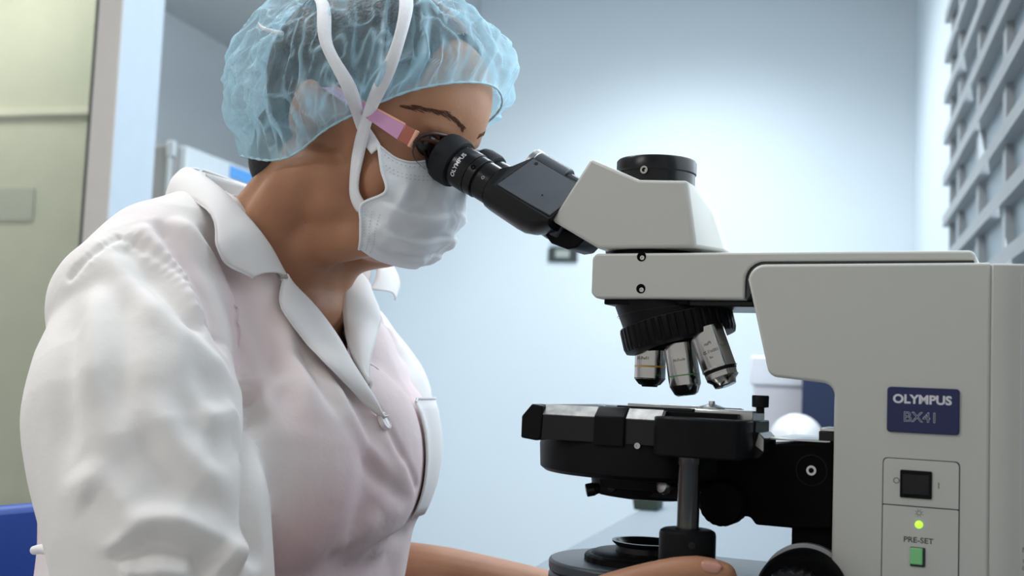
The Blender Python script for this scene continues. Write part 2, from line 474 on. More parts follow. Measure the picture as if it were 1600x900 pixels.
# instrument cabinet standing in the recess
CA = -2.68+.45
cab = empty('equipment_cabinet', room(CA-.22, -.75, 0)); cab.rotation_euler = (0, 0, -TH)
tag(cab, 'tall white cabinet with a blue label behind the shoulder', 'cabinet')
def cbox(name, x0, x1, y0, y1, z0, z1, m, parent=None, bevel=.006):
    return obj(name, G().box(x0, x1, y0, y1, z0, z1), m, parent or cab, bevel)
cbox('body', -.12, .118, -.665, .66, 0, 1.710, 'cabinet_shaded')
cdo = cbox('door', .120, .15, -.66, .66, .06, 1.708, 'cabinet_white')
cbox('label_plate', .151, .155, -.385, -.215, 1.655, 1.697, 'label_blue', cdo, .002)
cbox('dark_strip', .151, .155, -.375, -.215, 1.632, 1.648, 'plate_dark', cdo, .001)
cbox('hinge', .085, .115, -.68, -.665, 1.67, 1.722, 'cabinet_white', None, .004)
cbox('edge_strip', .088, .104, -.675, -.665, 0, 1.708, 'cabinet_white', None, .003)

# ceiling fittings
for (a, b) in ((-1.6, -3.6), (-2.2, -5.6)):
    f = empty('ceiling_light', room(a, b, 2.72)); f.rotation_euler = (0, 0, -TH)
    tag(f, 'white fluorescent ceiling panel above the person' if b > -5 else 'white fluorescent ceiling panel behind the camera', 'light')
    obj('housing', G().box(-.62, .62, -.32, .32, .01, .08), 'frame_white', f, .005)
    mat('tube_glow', (1, 1, 1), .5, emit=(.95, .98, 1), estr=3)
    obj('diffuser', G().box(-.58, .58, -.28, .28, 0, .012), 'tube_glow', f)
dl = empty('ceiling_downlight', room(-.85, -.75, 2.72)); tag(dl, 'round recessed downlight in front of the back wall', 'light')
obj('rim', G().lathe([(.09, .0), (.11, .0), (.11, .08), (.09, .08)], n=32, cap=False), 'frame_white', dl)

# ------------------------------------------------------------------ bench
ea = Vector((0.0718, 1.4222, 0)); eb = Vector((0.2296, 1.9508, 0)); ed = (eb-ea).normalized()
en = Vector((ed.y, -ed.x, 0))
desk = empty('lab_bench', ea + en*.24); tag(desk, 'pale grey laboratory bench under the microscope', 'bench')
dbase = ea + en*.24
def dpt(a, b): return ea + en*a + ed*b - dbase
def dprism(name, a0, a1, b0, b1, z0, z1, m, bevel=.003):
    return obj(name, G().plan([tuple(dpt(a, b).xy) for a, b in ((a0,b0), (a1,b0), (a1,b1), (a0,b1))], z0, z1), m, desk, bevel)
dprism('bench_top', 0, .455, -1.30, 1.45, DESK-.035, DESK, 'desk_top', .004)
for a in (.03, .39):
    for b in (-1.2, 1.36):
        dprism('leg', a, a+.05, b, b+.05, 0, DESK-.035, 'metal_grey')
dprism('apron', .05, .40, 1.37, 1.39, DESK-.16, DESK-.035, 'desk_edge')

# things at the back of the bench
def onbench(name, px_world, rz, label, cat):
    o = empty(name, (px_world[0], px_world[1], DESK), rz); return tag(o, label, cat)
bx = onbench('storage_box', (.665, 2.60), -TH, 'white storage box with a lid standing far back on the bench', 'box')
obj('body', G().box(-.105, .12, -.10, .12, 0, .217), 'box_white', bx, .004)
obj('lid', G().box(-.112, .127, -.107, .127, .217, .281), 'box_lid', bx, .005)
nv = onbench('navy_case', (.69, 2.36), -TH, 'dark navy upright case with a small white tag on the bench', 'case')
obj('body', G().box(-.085, .075, -.09, .09, 0, .30), 'navy', nv, .006)
obj('tag_plate', G().box(-.020, .012, -.094, -.09, .14, .20), 'box_lid', nv, .001)
dm = onbench('dome_cover', (.514, 2.05), 0, 'glossy white dome-shaped cover on the bench behind the stage', 'cover')
prof = [(.046, 0), (.047, .01), (.047, .11)] + [(.047*math.cos(math.radians(a)), .122+.046*math.sin(math.radians(a))) for a in range(0, 90, 9)] + [(.001, .168)]
obj('shell', G().lathe(prof, n=48), 'dome_white', dm)
obj('rim', G().lathe([(.049, 0), (.050, .004), (.050, .010), (.0465, .012)], n=48), 'box_white', dm)
gx = onbench('green_wedge', (.226, 1.95), -TH, 'small dark green wedge at the far end of the bench', 'block')
obj('body', G().prism([(-.004, .0), (.035, .0), (.035, .022), (-.008, .026)], -.02, .05), 'leaf_dark', gx, .002)

# ------------------------------------------------------------------ chair
ch = empty('office_chair', O + EX*-.50 + EY*.0); ch.rotation_euler = (0, 0, -YAW)
tag(ch, 'blue office chair behind the seated person', 'chair')
n = 40; RI = []; RO = []
g = G()
for k in range(13):
    t = k/12; z = .53 + .320*t
    w = .215*(1 - .10*abs(2*t-1)**4); row = []
    cz = max(0, (t-.80)/.20)
    for side in (0, 1):
        for i in range(11):
            u = (i/10*2-1); u = u if side == 0 else -u
            x = -.135 + .055*u*u - .05*t + (.0 if side == 0 else -.045*(1-.6*cz))
            row.append((x, u*w, z - .03*cz*abs(u)**3))
    RI.append(row)
g.rings(RI)
obj('backrest', g, 'chair_blue', ch, .012, 3, smooth=60)
seat = [(.24*math.copysign(abs(math.cos(a))**.6, math.cos(a)), .23*math.copysign(abs(math.sin(a))**.6, math.sin(a))) for a in [2*math.pi*i/32 for i in range(32)]]
obj('seat', G().plan([(x+.07, y) for x, y in seat], .42, .485), 'chair_blue', ch, .02, 3)
obj('back_post', G().tube([(0, 0, .40), (-.17, 0, .41), (-.215, 0, .50), (-.205, 0, .66)], .016, 12, sub=5), 'black', ch)
obj('gas_column', G().lathe([(.03, .09), (.03, .25), (.018, .25), (.018, .42)]), 'black', ch)
for k in range(5):
    a = k*2*math.pi/5 + .3
    lg = obj('leg', G().tube([(.03*math.cos(a), .03*math.sin(a), .10), (.28*math.cos(a), .28*math.sin(a), .07)], [.024, .016], 10), 'black', ch)
    obj('caster', G().cyl((.28*math.cos(a)-.012*math.sin(a), .28*math.sin(a)+.012*math.cos(a), .027), (.28*math.cos(a)+.012*math.sin(a), .28*math.sin(a)-.012*math.cos(a), .027), .027, 20), 'black', lg)

# ------------------------------------------------------------------ microscope (millimetres, heights above the floor)
mic = empty('microscope', (O.x, O.y, DESK), -YAW)
tag(mic, 'off-white and black binocular laboratory microscope on the bench', 'microscope')
def mm(name, g, m, parent=None, bevel=0, seg=2, smooth=40, label=None, fix=True):
    g.v = [(x*.001, y*.001, z*.001-DESK) for x, y, z in g.v]
    return obj(name, g, m, parent or mic, bevel*.001, seg, smooth, label, fix)
def arc(cx, cz, r, a0, a1, n=6):
    return [(cx + r*math.cos(math.radians(a0+(a1-a0)*i/n)), cz + r*math.sin(math.radians(a0+(a1-a0)*i/n))) for i in range(n+1)]

# stand: side profile with the undercut above the stage
prof = arc(99, 1078, 12, 175, 90) + [(248, 1090.5), (248, 797), (149, 797)] + arc(140, 998.5, 9, 0, 90) + arc(110, 1018, 8, 262, 195)
stand = mm('stand', G().prism(prof, -50, 50), 'enamel', None, 2.2, 3)
rear = [(247.8, -49.6), (253, -49.4), (257, -48.8), (261, -47.6), (265, -46), (300, -36), (330, -26), (330, 26), (300, 36), (265, 46), (261, 47.6), (257, 48.8), (253, 49.4), (247.8, 49.6)]
rh = mm('rear_housing', G().plan(rear, 797, 1090), 'enamel', None, 1.5, 2)
mm('rear_cover', G().plan([(266, -46.4), (300, -36.7), (300, -34), (266, -44)], 803, 1084), 'enamel_side', rh, .4, 1)
# arm
armp = [(-35, 1069), (-31, 1065), (83.5, 1065)] + arc(97, 1079, 13.5, 180, 90) + [(238, 1092.5), (238, 1097), (235, 1099.5), (-32, 1099.5), (-35, 1096)]
arm = mm('arm', G().prism(armp, -44, 44), 'enamel', None, 2.0, 3)
mm('groove', G().prism(arc(98.5, 1078.5, 13.6, 180, 92) + [(237, 1092.2), (237, 1090.2)] + [(99, 1090.2)] + [(86, 1066), (84.5, 1066)], -43, 43), 'seam_dark', arm)
mm('underside_slide', G().box(30, 88, -34, 34, 1060.5, 1065), 'black_satin', arm, 1)
mm('dovetail_plate', G().box(-27, 40, -36, 36, 1061, 1065.2), 'black', arm, 1)
def screw(name, s, l, z, r, parent, m='steel', d=(0, -1, 0)):
    p = Vector((s, l, z)); d = Vector(d).normalized()
    a = mm(name, G().lathe([(r, 0), (r, 1.6), (r*.55, 1.6), (r*.5, .6)], p, d, 20), m, parent)
    return a
for (px, py) in ((1002, 401), (1001, 451)):
    p = loc(px, py, -.0445)*1000
    mm('screw_recess', G().lathe([(3.6, -1), (3.6, .15), (.1, .2)], (p.x, -44, p.z), (0, -1, 0), 28), 'black_matte', arm)  # raised black disc painting the dark inside of a recess
    screw('screw', p.x+.9, -43.6, p.z-.9, 1.7, arm)

# trinocular head
hv = {}
def V3(s, l, z): return (s, l, z)
H = [(-40, 1174), (-71, 1126), (-31, 1103.5), (45, 1103.5), (37.5, 1154), (0, 1156)]
hw = 42
vv = [(s, -hw, z) for s, z in H] + [(s, hw, z) for s, z in H] + [(50, -14, 1133), (60, -14, 1103.5), (60, 14, 1103.5), (50, 14, 1133)]
ff = [(0,1,2,3,4,5), (11,10,9,8,7,6), (0,5,11,6), (5,4,10,11), (1,0,6,7), (2,1,7,8), (2,8,9,14,13,3), (3,13,12,4), (10,15,14,9), (4,12,15,10), (12,13,14,15)]
head = mm('viewing_head', G().add(vv, ff), 'enamel', None, 2.6, 3)
mm('base_ring', G().lathe([(36, 1098), (36, 1101.5), (38, 1103.8), (38, 1106)], n=48), 'black', head)
pt = mm('photo_tube_ring', G().lathe([(30.5, 1150), (30.5, 1166), (31.5, 1167), (31.5, 1176), (30.5, 1177.5), (26, 1177.5), (25, 1170), (25, 1155)], n=64), 'black_satin', head)
sp = loc(1008, 266, -.0295)*1000
mm('set_screw', G().lathe([(3.1, -2), (3.1, 1.2), (1.7, 1.2), (1.5, -.5)], (sp.x, -31.0, sp.z), (-.12, -1, 0), 24), 'chrome', pt)
mm('tube_cap', G().lathe([(25.2, 1160), (25.2, 1172), (23, 1174), (0.5, 1174)], n=48), 'black_matte', pt)

# binocular tubes
AX = Vector((math.cos(math.radians(30)), 0, -math.sin(math.radians(30)))); AP = Vector((.5, 0, .8660254))
E0 = Vector((-168, 0, 1180))
def ax(a, p, l): return E0 + AX*a + AP*p + Vector((0, l, 0))
def section(a, pts, l0): return [tuple(ax(a, p, l0+l)) for l, p in pts]
bino = mm('binocular_body', G().rings([section(a, [(-30*w, p0), (-30*w, p1), (30*w, p1), (30*w, p0)], 0) for a, w, p0, p1 in
        ((60, .7, -8, 20), (64, .8, -10, 22), (108, .8, -10, 22), (114, .7, -10, 18))]), 'grey_black', None, 2.5, 3)
mm('hinge', G().cyl(ax(55, 30, 2), ax(86, 30, 2), 13.0, 40), 'grey_black', bino, 1.0)
mm('hinge_cap', G().cyl(ax(50, 30, 2), ax(55.5, 30, 2), 13.4, 40), 'steel', bino, .6)
mm('hinge_shaft', G().cyl(ax(86, 29, 2), ax(114, 29, 2), 11.0, 32), 'black_satin', bino, .6)
mm('lower_bracket', G().prism([(-74, 1124), (-86, 1118), (-80, 1111), (-66, 1106), (-58, 1107), (-50, 1115)], -20, 20), 'black', bino, 1.5)
def rsect(w, top, bot, side, n=14):
    """tube housing section (lateral, perpendicular): round belly, flat face rising to the hinge"""
    q = max(0, (top-16)/20)
    pts = [(-side*(w*.5 + 10*q), top), (side*(w*(1-q)*.6 - 14*q), top)]
    pts = [(-side*(w*.45 + 15*q), top), (side*(w*.62*(1-q) - 16*q), top), (side*w, 2.5)]
    for i in range(1, n):
        a = math.pi*i/n
        pts.append((side*w*math.cos(a), 2.5*(1-i/n) - bot*math.sin(a)))
    pts.append((-side*w, 2.5))
    return pts
for side in (-1, 1):
    l0 = 31*side
    ep = mm('eyepiece', G().lathe([(15.0, 33), (15.0, 35.4), (16.2, 35.8), (16.2, 48), (15.6, 48.3), (15.6, 58)], ax(0, 0, l0), AX, 56), 'black_satin', None, .4, 1,
            label='near black eyepiece with white lettering' if side < 0 else 'far black eyepiece mostly hidden by the near one')
    mm('eyecup', G().lathe([(17, 9), (20.2, 8.5), (21.2, 6), (21.4, -4), (20.2, -8.5), (18, -9.5), (15.5, -8), (14.5, 2)], ax(0, 0, l0), AX, 64), 'rubber', ep)
    mm('ocular_barrel', G().lathe([(17.4, 8), (17.8, 9), (17.8, 25.2), (17.4, 26)], ax(0, 0, l0), AX, 64), 'black_satin', ep)
    mm('lock_ring', G().lathe([(16.2, 26), (17.0, 26.4), (17.0, 33.5), (16.4, 34)], ax(0, 0, l0), AX, 64), 'black_satin', ep)
    mm('eye_lens', G().lathe([(13.6, 1.5), (9, -.6), (4, -1.5), (.1, -1.8)], ax(0, 0, l0), AX, 40), 'dark_glass', ep)
    if side < 0:
        e2 = Vector((0, -1, 0))
        for nm, a, ang, r, rr, m in (('set_hole', 30, 20, 17.0, 2.0, 'black_matte'), ('set_screw', 42.5, 10, 16.2, 1.5, 'chrome'), ('set_screw', 12, 66, 17.8, .6, 'chrome')):
            dd = e2*math.cos(math.radians(ang)) + AP*math.sin(math.radians(ang))
            mm(nm, G().lathe([(rr, -.6), (rr, .35), (rr*.5, .35), (rr*.4, -.2)], ax(a, 0, l0) + dd*r, dd, 20), m, ep)
        tg = text_geo('OLYMPUS', 5.2, bold=.12)
        def wrap(p, l0=l0):
            ang = math.radians(4) + p.x/17.9
            dd = e2*math.cos(ang) + AP*math.sin(ang)
            return ax(16.5 - p.y, 0, l0) + dd*17.92
        mm('lettering', tg.xf(wrap), 'print_silver', ep, smooth=0, fix=False)
    # tube housing behind the eyepiece: flat top, round belly that lifts towards the head
    prof = []
    for a, w, top, bot in ((48, 17.0, 14, 17.0), (50, 19.0, 16, 19.0), (54, 19.6, 22, 19.6), (57, 19.8, 36, 19.8), (84, 19.8, 36, 20.5), (92, 19.8, 36, 20), (100, 19.6, 36, 17), (106, 19.4, 36, 12.5), (112, 19, 35.5, 6)):
        prof.append([tuple(ax(a, p, l0+l)) for l, p in rsect(w, top, bot, side)])
    hs = mm('tube_housing', G().rings(prof), 'black_satin', None, 0, smooth=35)
    q0, q1 = side*19.9, -side*16.2
    def onslant(a, f, off): return tuple(ax(a + (0 if True else 0), 2.8 + (35.6-2.8)*f + off*.75, l0 + q0*(1-f) + q1*f*1.0 + side*off*.66))
    quad = [(58, .04), (58, .98), (111, .98), (111, .06), (90, .04)]
    mm('lit_slant', G().add([onslant(a, f, o_) for o_ in (.7, -1.0) for a, f in quad], [(0,1,2,3,4), (9,8,7,6,5), (0,5,6,1), (1,6,7,2), (2,7,8,3), (3,8,9,4), (4,9,5,0)]), 'grey_black', hs, .4)  # slanted face greyed: light from above put into its colour
    if side < 0:
        for a, f in ((64, .90), (92, .35)):
            mm('plate_screw', G().lathe([(1.6 if a < 80 else .7, -.3), (1.6 if a < 80 else .7, .35), (.7, .35), (.6, -.1)], onslant(a, f, .75), (.37, -.66, .64), 16), 'black_satin', hs)

# nosepiece: tilted turret with knurled ring
ND = Vector((.262, 0, -.965)).normalized()
NC = Vector((15.5, 0, 1066))
NX = Vector((ND.z, 0, -ND.x)) * -1
def tcirc(c, r, e1, n=56): return [tuple(c + e1*(r*math.cos(2*math.pi*i/n)) + Vector((0, 1, 0))*(r*math.sin(2*math.pi*i/n))) for i in range(n)]
turret = mm('nosepiece', G().rings([tcirc(Vector((11, 0, 1066)), 40.5, Vector((1, 0, 0))), tcirc(Vector((11, 0, 1064)), 40.5, Vector((1, 0, 0))), tcirc(NC + ND*12.5, 41, NX), tcirc(NC + ND*14.5, 41, NX)]), 'black', None, .4)
mm('turret_line', G().rings([tcirc(Vector((11.2, 0, 1062.5)) + (NC+ND*12.5-Vector((11, 0, 1064)))*f, 41.3, Vector((1, 0, 0)).lerp(NX, .55)) for f in (.42, .46)], cap=False), 'black_satin', turret)
def knurl(r, h, a): return r*(1 - (.030 if (a*44/(2*math.pi)) % 1 > .66 and 16 <= h <= 29 else 0))
mm('knurled_ring', G().lathe([(41, 13.0), (43.6, 14), (44.2, 16), (44.2, 29), (43, 32.5), (38, 33.5)], NC, ND, 240, rfun=knurl), 'black', turret, smooth=25)
mm('ring_edge', G().lathe([(42.6, 13.2), (43.8, 14.0), (43.8, 14.5), (42.6, 14.6)], NC, ND, 96), 'black_satin', turret)
mm('hub', G().lathe([(30, 30), (26, 34), (12, 36), (.1, 37)], NC, ND, 48), 'black_matte', turret)
def objective(tip, dirn, prof, bands, label, texts=()):
    """prof: (radius, distance back from the tip)"""
    tip = Vector(tip); d = -Vector(dirn).normalized()
    ob = mm('objective_lens', G().lathe([(r, h) for r, h, m in prof if m == 0], tip, d, 48), 'chrome', None, label=label)
    mm('nose_cone', G().lathe([(r, h) for r, h, m in prof if m == 1], tip, d, 48), 'chrome' if 'three' in label else 'black_satin' if 'yellow' in label else 'chrome', ob)
    for r, h0, h1, m in bands:
        mm('colour_band' if 'band' in m else 'groove_band', G().lathe([(r, h0), (r+.15, h0+.1), (r+.15, h1-.1), (r, h1)], tip, d, 48), m, ob)
    mm('thread_collar', G().lathe([(10.5, 36), (11.5, 38), (11.5, 56)], tip, d, 40), 'black', ob)
    e1 = Vector((0, -1, 0)); e1 = (e1 - d*e1.dot(d)).normalized(); e2 = d.cross(e1)
    for s, size, h, ang, m, r in texts:
        tg = text_geo(s, size, bold=.03)
        def wrap(p):
            a = math.radians(ang) + p.x/r
            return tip + d*(h+p.y) + (e1*math.cos(a) - e2*math.sin(a))*(r+.12)
        mm('lettering', tg.xf(wrap), m, ob, smooth=0, fix=False)
    mm('front_lens', G().lathe([(4.2, -.05), (2, -.1), (.1, -.12)], tip, d, 24), 'dark_glass', ob)
objective((0, 0, 999.5), (0, 0, -1), [(12, 6, 0), (12.1, 6.5, 0), (12.1, 38, 0), (6, 0, 1), (6.5, 1.2, 1), (8.5, 1.8, 1), (12, 6, 1)],
          [(12.1, 15.2, 16.6, 'band_yellow'), (12.1, 6.3, 6.9, 'black')], 'short steel objective with a yellow band',
          (('10x/0.25', 3.2, 22, 12, 'print_green', 12.1), ('10', 3.0, 20, -48, 'print_dark', 12.1)))
t2 = Vector((33, -10, 994.0)); d2 = Vector((.17, .02, -1))
objective(t2, d2, [(12, 8, 0), (12.1, 8.5, 0), (12.1, 40, 0), (6.5, 0, 1), (9, 1.6, 1), (12, 8, 1)],
          [(12.1, 15, 15.9, 'band_green')], 'middle steel objective with a green band',
          (('40x/0.65', 2.8, 27, -6, 'print_green', 12.1),))
t3 = Vector((66, -22, 1002.5)); d3 = Vector((.40, -.06, -1))
objective(t3, d3, [(13, 13, 0), (13.1, 13.4, 0), (13.1, 45, 0), (6.8, 0, 1), (8.2, .4, 1), (9, 3.6, 1), (12.2, 6.5, 1), (12.2, 10.6, 1)],
          [(12.2, 10.4, 13.1, 'black'), (13.1, 13.2, 14.6, 'chrome'), (12.25, 9.2, 10.5, 'chrome')], 'long tilted steel objective with three stepped rings',
          (('Plan', 3.4, 32, -2, 'print_dark', 13.1), ('100x/1.25', 3.2, 26, -4, 'print_dark', 13.1), ('oil', 2.6, 21.5, 0, 'print_dark', 13.1), ('0.17', 2.6, 28, -50, 'print_green', 13.1)))

# mechanical stage
stage = mm('stage', G().plan([(-66, -66), (86, -66), (86, -20), (58, 34), (40, 82), (-66, 82)], 962, 983), 'black', None, .8,)
mm('front_rail', G().rings([[(x, -66, 983), (x, -70, 983.2), (x, -77.5, 976), (x, -77.5, 958), (x, -66, 958)] for x in (-64, 36)]), 'black_satin', stage, .3)
for x0, x1 in ((-57, -15.5), (8.5, 34)):
    mm('silver_strip', G().rings([[(x, -70.2, 983.5), (x, -77.9, 976.4), (x, -77.5, 975.8), (x, -69.8, 982.8)] for x in (x0, x1)]), 'worn_silver_glint', stage)  # worn bevel, its reflected light put into the silver colour
mm('end_block', G().prism([(-73, 958), (-73, 974), (-65, 983.5), (-56, 982), (-57, 958), (-60, 956.5)], -79, -60), 'black', stage, 1.2)
mm('clamp_block', G().rings([[(x, -66, 984), (x, -71, 984), (x, -80.5, 977), (x, -80.5, 956), (x, -66, 956)] for x in (-15, 8)]), 'black', stage, .8)
mm('guide_screw', G().lathe([(2.2, -3), (2.2, 1.2), (1, 1.2), (.9, .4)], (18, -78, 957.5), (0, -1, 0), 20), 'chrome', stage)
gb = mm('drive_housing', G().plan([(32, -62), (32, -86), (38, -95), (46, -99), (84, -99), (94, -94), (97, -86), (97, -62)], 952.5, 979.5), 'black', stage, 1.5)
mm('cross_slide', G().box(48, 95, -58, -20, 978, 985.5), 'steel', stage, 1.0)
mm('slide_lip', G().plan([(-5, -60), (52, -60), (56, -54), (56, -48), (-5, -48)], 983, 985.2), 'black_satin', stage, .4)
mm('specimen_slide', G().box(-38, 38, -13, 13, 983.0, 984.2), 'glass_lens', stage, .1)
mm('slide_holder', G().box(-22, 70, 13, 19, 983, 986), 'steel', stage, .5)
mm('finger_clip', G().lathe([(10, 985.5), (10, 986.6), (4, 988.5), (2.4, 989), (2.2, 991)], (58, -30, 0), (0, 0, 1), 24), 'steel', stage)
mm('stage_opening', G().lathe([(17, 983.05), (17, 983.4), (.1, 983.4)], (0, 0, 0), (0, 0, 1), 32), 'black_matte', stage)
kb = mm('clamp_knob', G().lathe([(3, 984), (3, 988), (6, 988.5), (6.2, 996), (5.6, 996.8)], (96, -40, 0), (0, 0, 1), 28, rfun=lambda r, h, a: r*(1-.04*((a*14/6.283) % 1 > .5))), 'black', stage)
mm('carriage', G().box(74, 98, -62, -18, 956, 979), 'black', stage, 1)
mm('rail_rod', G().cyl((60, -63, 962), (92, -63, 962), 1.4, 12), 'steel', stage)
mm('rail_rod', G().cyl((60, -63, 957), (92, -63, 957), 1.2, 12), 'steel', stage)
mm('side_bracket', G().prism([(86, 953), (100, 953), (104, 958), (104, 967), (100, 971), (97, 971)], -60, -22), 'black_satin', stage, .6)
mm('bracket_face', G().prism([(97.5, 962), (103.4, 958), (103.4, 966.5), (100, 970.5)], -60.4, -59), 'steel', stage, .2)
# round plate and condenser
mm('stage_carrier', G().lathe([(82, 932), (86, 935), (87, 952), (85, 962)], (0, 8, 0), (0, 0, 1), 80), 'black', None, .5)
cond = mm('condenser', G().lathe([(26, 914), (40, 916), (42, 922), (46, 923), (47, 931), (44, 935)], (4, 0, 0), (0, 0, 1), 56), 'black')
mm('aperture_lever', G().tube([(-12, -24, 923), (-24, -30, 922), (-32, -34, 920)], [3.0, 3.2, 5.0], 14), 'black', cond)
mm('lever_tip', G().cyl((-30, -33, 920.5), (-36, -36, 919), 5.0, 20), 'black_satin', cond, .8)
mm('filter_bracket', G().plan([(-34, -24), (-24, -38), (40, -40), (40, 10), (-30, 10)], 917, 929), 'black', cond, 1.5)
mm('bracket_screw', G().lathe([(3.4, 0), (3.4, 2), (2.8, 2.4)], (-14, -38.5, 923), (-.1, -1, 0), 20), 'black_satin', cond)
mm('centring_screw', G().lathe([(3, -12), (3, 0), (6.2, .5), (6.5, 3), (5.5, 5.5), (2.5, 6.5)], (30, -44, 928), (-.5, -.8, .12), 28), 'steel', cond)
# focus block
fb = mm('focus_block', G().prism([(54, 930), (60, 958), (149, 967), (149, 908), (126, 906), (96, 906), (92, 911), (70, 912), (60, 918)], -46, 46), 'black_matte', None, 1.5)
mm('top_plate', G().box(104, 146, -44, 44, 966.0, 967.6), 'steel', fb, .4)
mm('top_stop', G().box(138, 150, -44, -10, 967, 974), 'black_satin', fb, .6)
mm('stop_plate', G().box(139, 149.5, -44.5, -12, 974, 976.5), 'steel', fb, .4)
kp = loc(1128, 786, -.056)*1000
mm('condenser_knob', G().lathe([(15, -10), (16.2, -9), (16.2, 8), (14.5, 10)], (kp.x, -50, kp.z), (0, -1, 0), 60, rfun=lambda r, h, a: r*(1-.02*((a*40/6.283) % 1 > .5))), 'black_matte', fb)
sp = loc(1268, 735, -.0465)*1000
mm('screw_recess', G().lathe([(11, -2), (11, .5), (10, .6), (9.5, -1)], (sp.x, -46, sp.z), (0, -1, 0), 40), 'black', fb)
mm('block_screw', G().lathe([(3.4, -1), (3.4, 1.6), (1.9, 1.6), (1.6, .2)], (sp.x, -46, sp.z), (0, -1, 0), 28), 'steel', fb)
mm('socket_shade', G().lathe([(1.7, 0), (1.7, .25), (.1, .3)], (sp.x, -47.5, sp.z), (0, -1, 0), 6), 'black_matte', fb)  # black disc painting the dark of the screw's hole
mm('focus_column', G().box(120, 150, -40, 40, 870, 910), 'black_matte', fb, 1)
# stage drive
dr = mm('drive_shaft', G().lathe([(7.6, 903), (7.6, 947), (8.4, 948), (8.4, 953.5)], (58, -84, 0), (0, 0, 1), 40), 'dark_shaft')
mm('drive_knob_upper', G().lathe([(17, 876), (19.4, 877), (19.4, 900), (18.8, 902), (16.5, 903.4), (9, 903.4), (8.8, 902)], (58, -84, 0), (0, 0, 1), 56), 'black', dr)
mm('drive_knob_lower', G().lathe([(13, 850), (15, 851), (15, 875), (14, 876)], (58, -84, 0), (0, 0, 1), 40), 'black', dr)
kp = loc(1091, 853, -.1)*1000
mm('knob_screw', G().lathe([(2.3, -1), (2.3, .9), (1.4, .9), (1.2, 0)], (66, -101.7, kp.z), (.42, -.91, 0), 20), 'black_satin', dr)
# base with field lens
bp_ = arc(-8, 0, 62, 250, 110, 16)
plan = [(152, -74), (30, -70)] + [(x, y*1.06) for x, y in arc(-8, 0, 66, 290, 70, 22)][::-1][::-1]
plan = [(152, -72)] + [(20, -68)] + [(-8 + 66*math.cos(math.radians(a)), 66*math.sin(math.radians(a))) for a in range(-80, -281, -10)] + [(20, 68), (152, 72)]
base = mm('base', G().plan(plan[::-1], 797, 856), 'grey_black', None, 3)
mm('base_top_plate', G().plan(plan[::-1], 856, 865), 'base_top', base, 2)
fl = mm('field_lens', G().lathe([(46, 864), (46, 869), (44, 870.5), (41, 870.5), (40, 871.5), (38, 872.5), (30, 873)], (0, 0, 0), (0, 0, 1), 96, rfun=lambda r, h, a: r*(1-.012*((a*70/6.283) % 1 > .55 and 40.5 < r < 47))), 'black', base)
mm('lens_collar', G().lathe([(31, 872.5), (24, 873), (23.5, 877), (26.5, 879.5), (27, 881), (24, 881), (20, 876)], (2, 0, 0), (0, 0, 1), 64), 'black_satin', fl)
mm('field_glass', G().lathe([(20.5, 875.5), (12, 876.2), (.1, 876.5)], (2, 0, 0), (0, 0, 1), 40), 'dark_glass', fl)
mm('plate_hole', G().lathe([(5, 865.1), (5, 865.5), (.1, 865.5)], (108, -40, 0), (0, 0, 1), 28), 'black_matte', base)
# coaxial focus knobs on both sides
for side in (-1, 1):
    kn = mm('coarse_knob', G().lathe([(26, 42), (28.5, 43), (29, 52), (29, 72), (27, 76), (20, 77)], (132, 0, 865), (0, side, 0), 72), 'black_matte', None,
            label='near black focus knob by the thumb' if side < 0 else 'far black focus knob')
    mm('knob_hub', G().lathe([(28, 38), (31.5, 39), (31.5, 46), (28, 47)], (132, 0, 865), (0, side, 0), 64), 'metal_grey', kn)
    mm('fine_knob', G().lathe([(12, 76), (19.5, 77), (20.5, 80), (20.5, 98), (19, 100), (6, 100.5)], (132, 0, 865), (0, side, 0), 96, rfun=lambda r, h, a: r*(1-.05*((a*22/6.283) % 1 > .5 and r > 18.5))), 'black_satin', kn)
# badge and control panel on the near side of the stand
def face(poly, l0, l1): return G().prism(poly, l1, l0)
def rrect(x0, x1, z0, z1, r, n=4):
    return arc(x1-r, z1-r, r, 0, 90, n) + arc(x0+r, z1-r, r, 90, 180, n) + arc(x0+r, z0+r, r, 180, 270, n) + arc(x1-r, z0+r, r, 270, 360, n)
bd = mm('name_badge', face(rrect(184, 229.5, 976.3, 1006.5, 2.2), -50, -51.8), 'badge_blue', stand, .5, 2, label='dark blue badge with silver lettering')
def flat_text(s, cx, cz, size, m, parent, l=-51.9, sx=1.0, bold=0, outline=0, shear=0):
    g = text_geo(s, size, bold=bold, outline=outline, font_scale_x=sx)
    g.xf(lambda p: Vector((cx+p.x, l - p.z, cz+p.y)))
    return mm('lettering', g, m, parent, smooth=0, fix=False)
flat_text('OLYMPUS', 206.2, 998.4, 8.0, 'print_silver', bd, bold=.30, sx=1.06)
flat_text('BX41', 205.4, 986.6, 9.4, 'print_silver', bd, outline=.13, sx=1.04, l=-51.8)
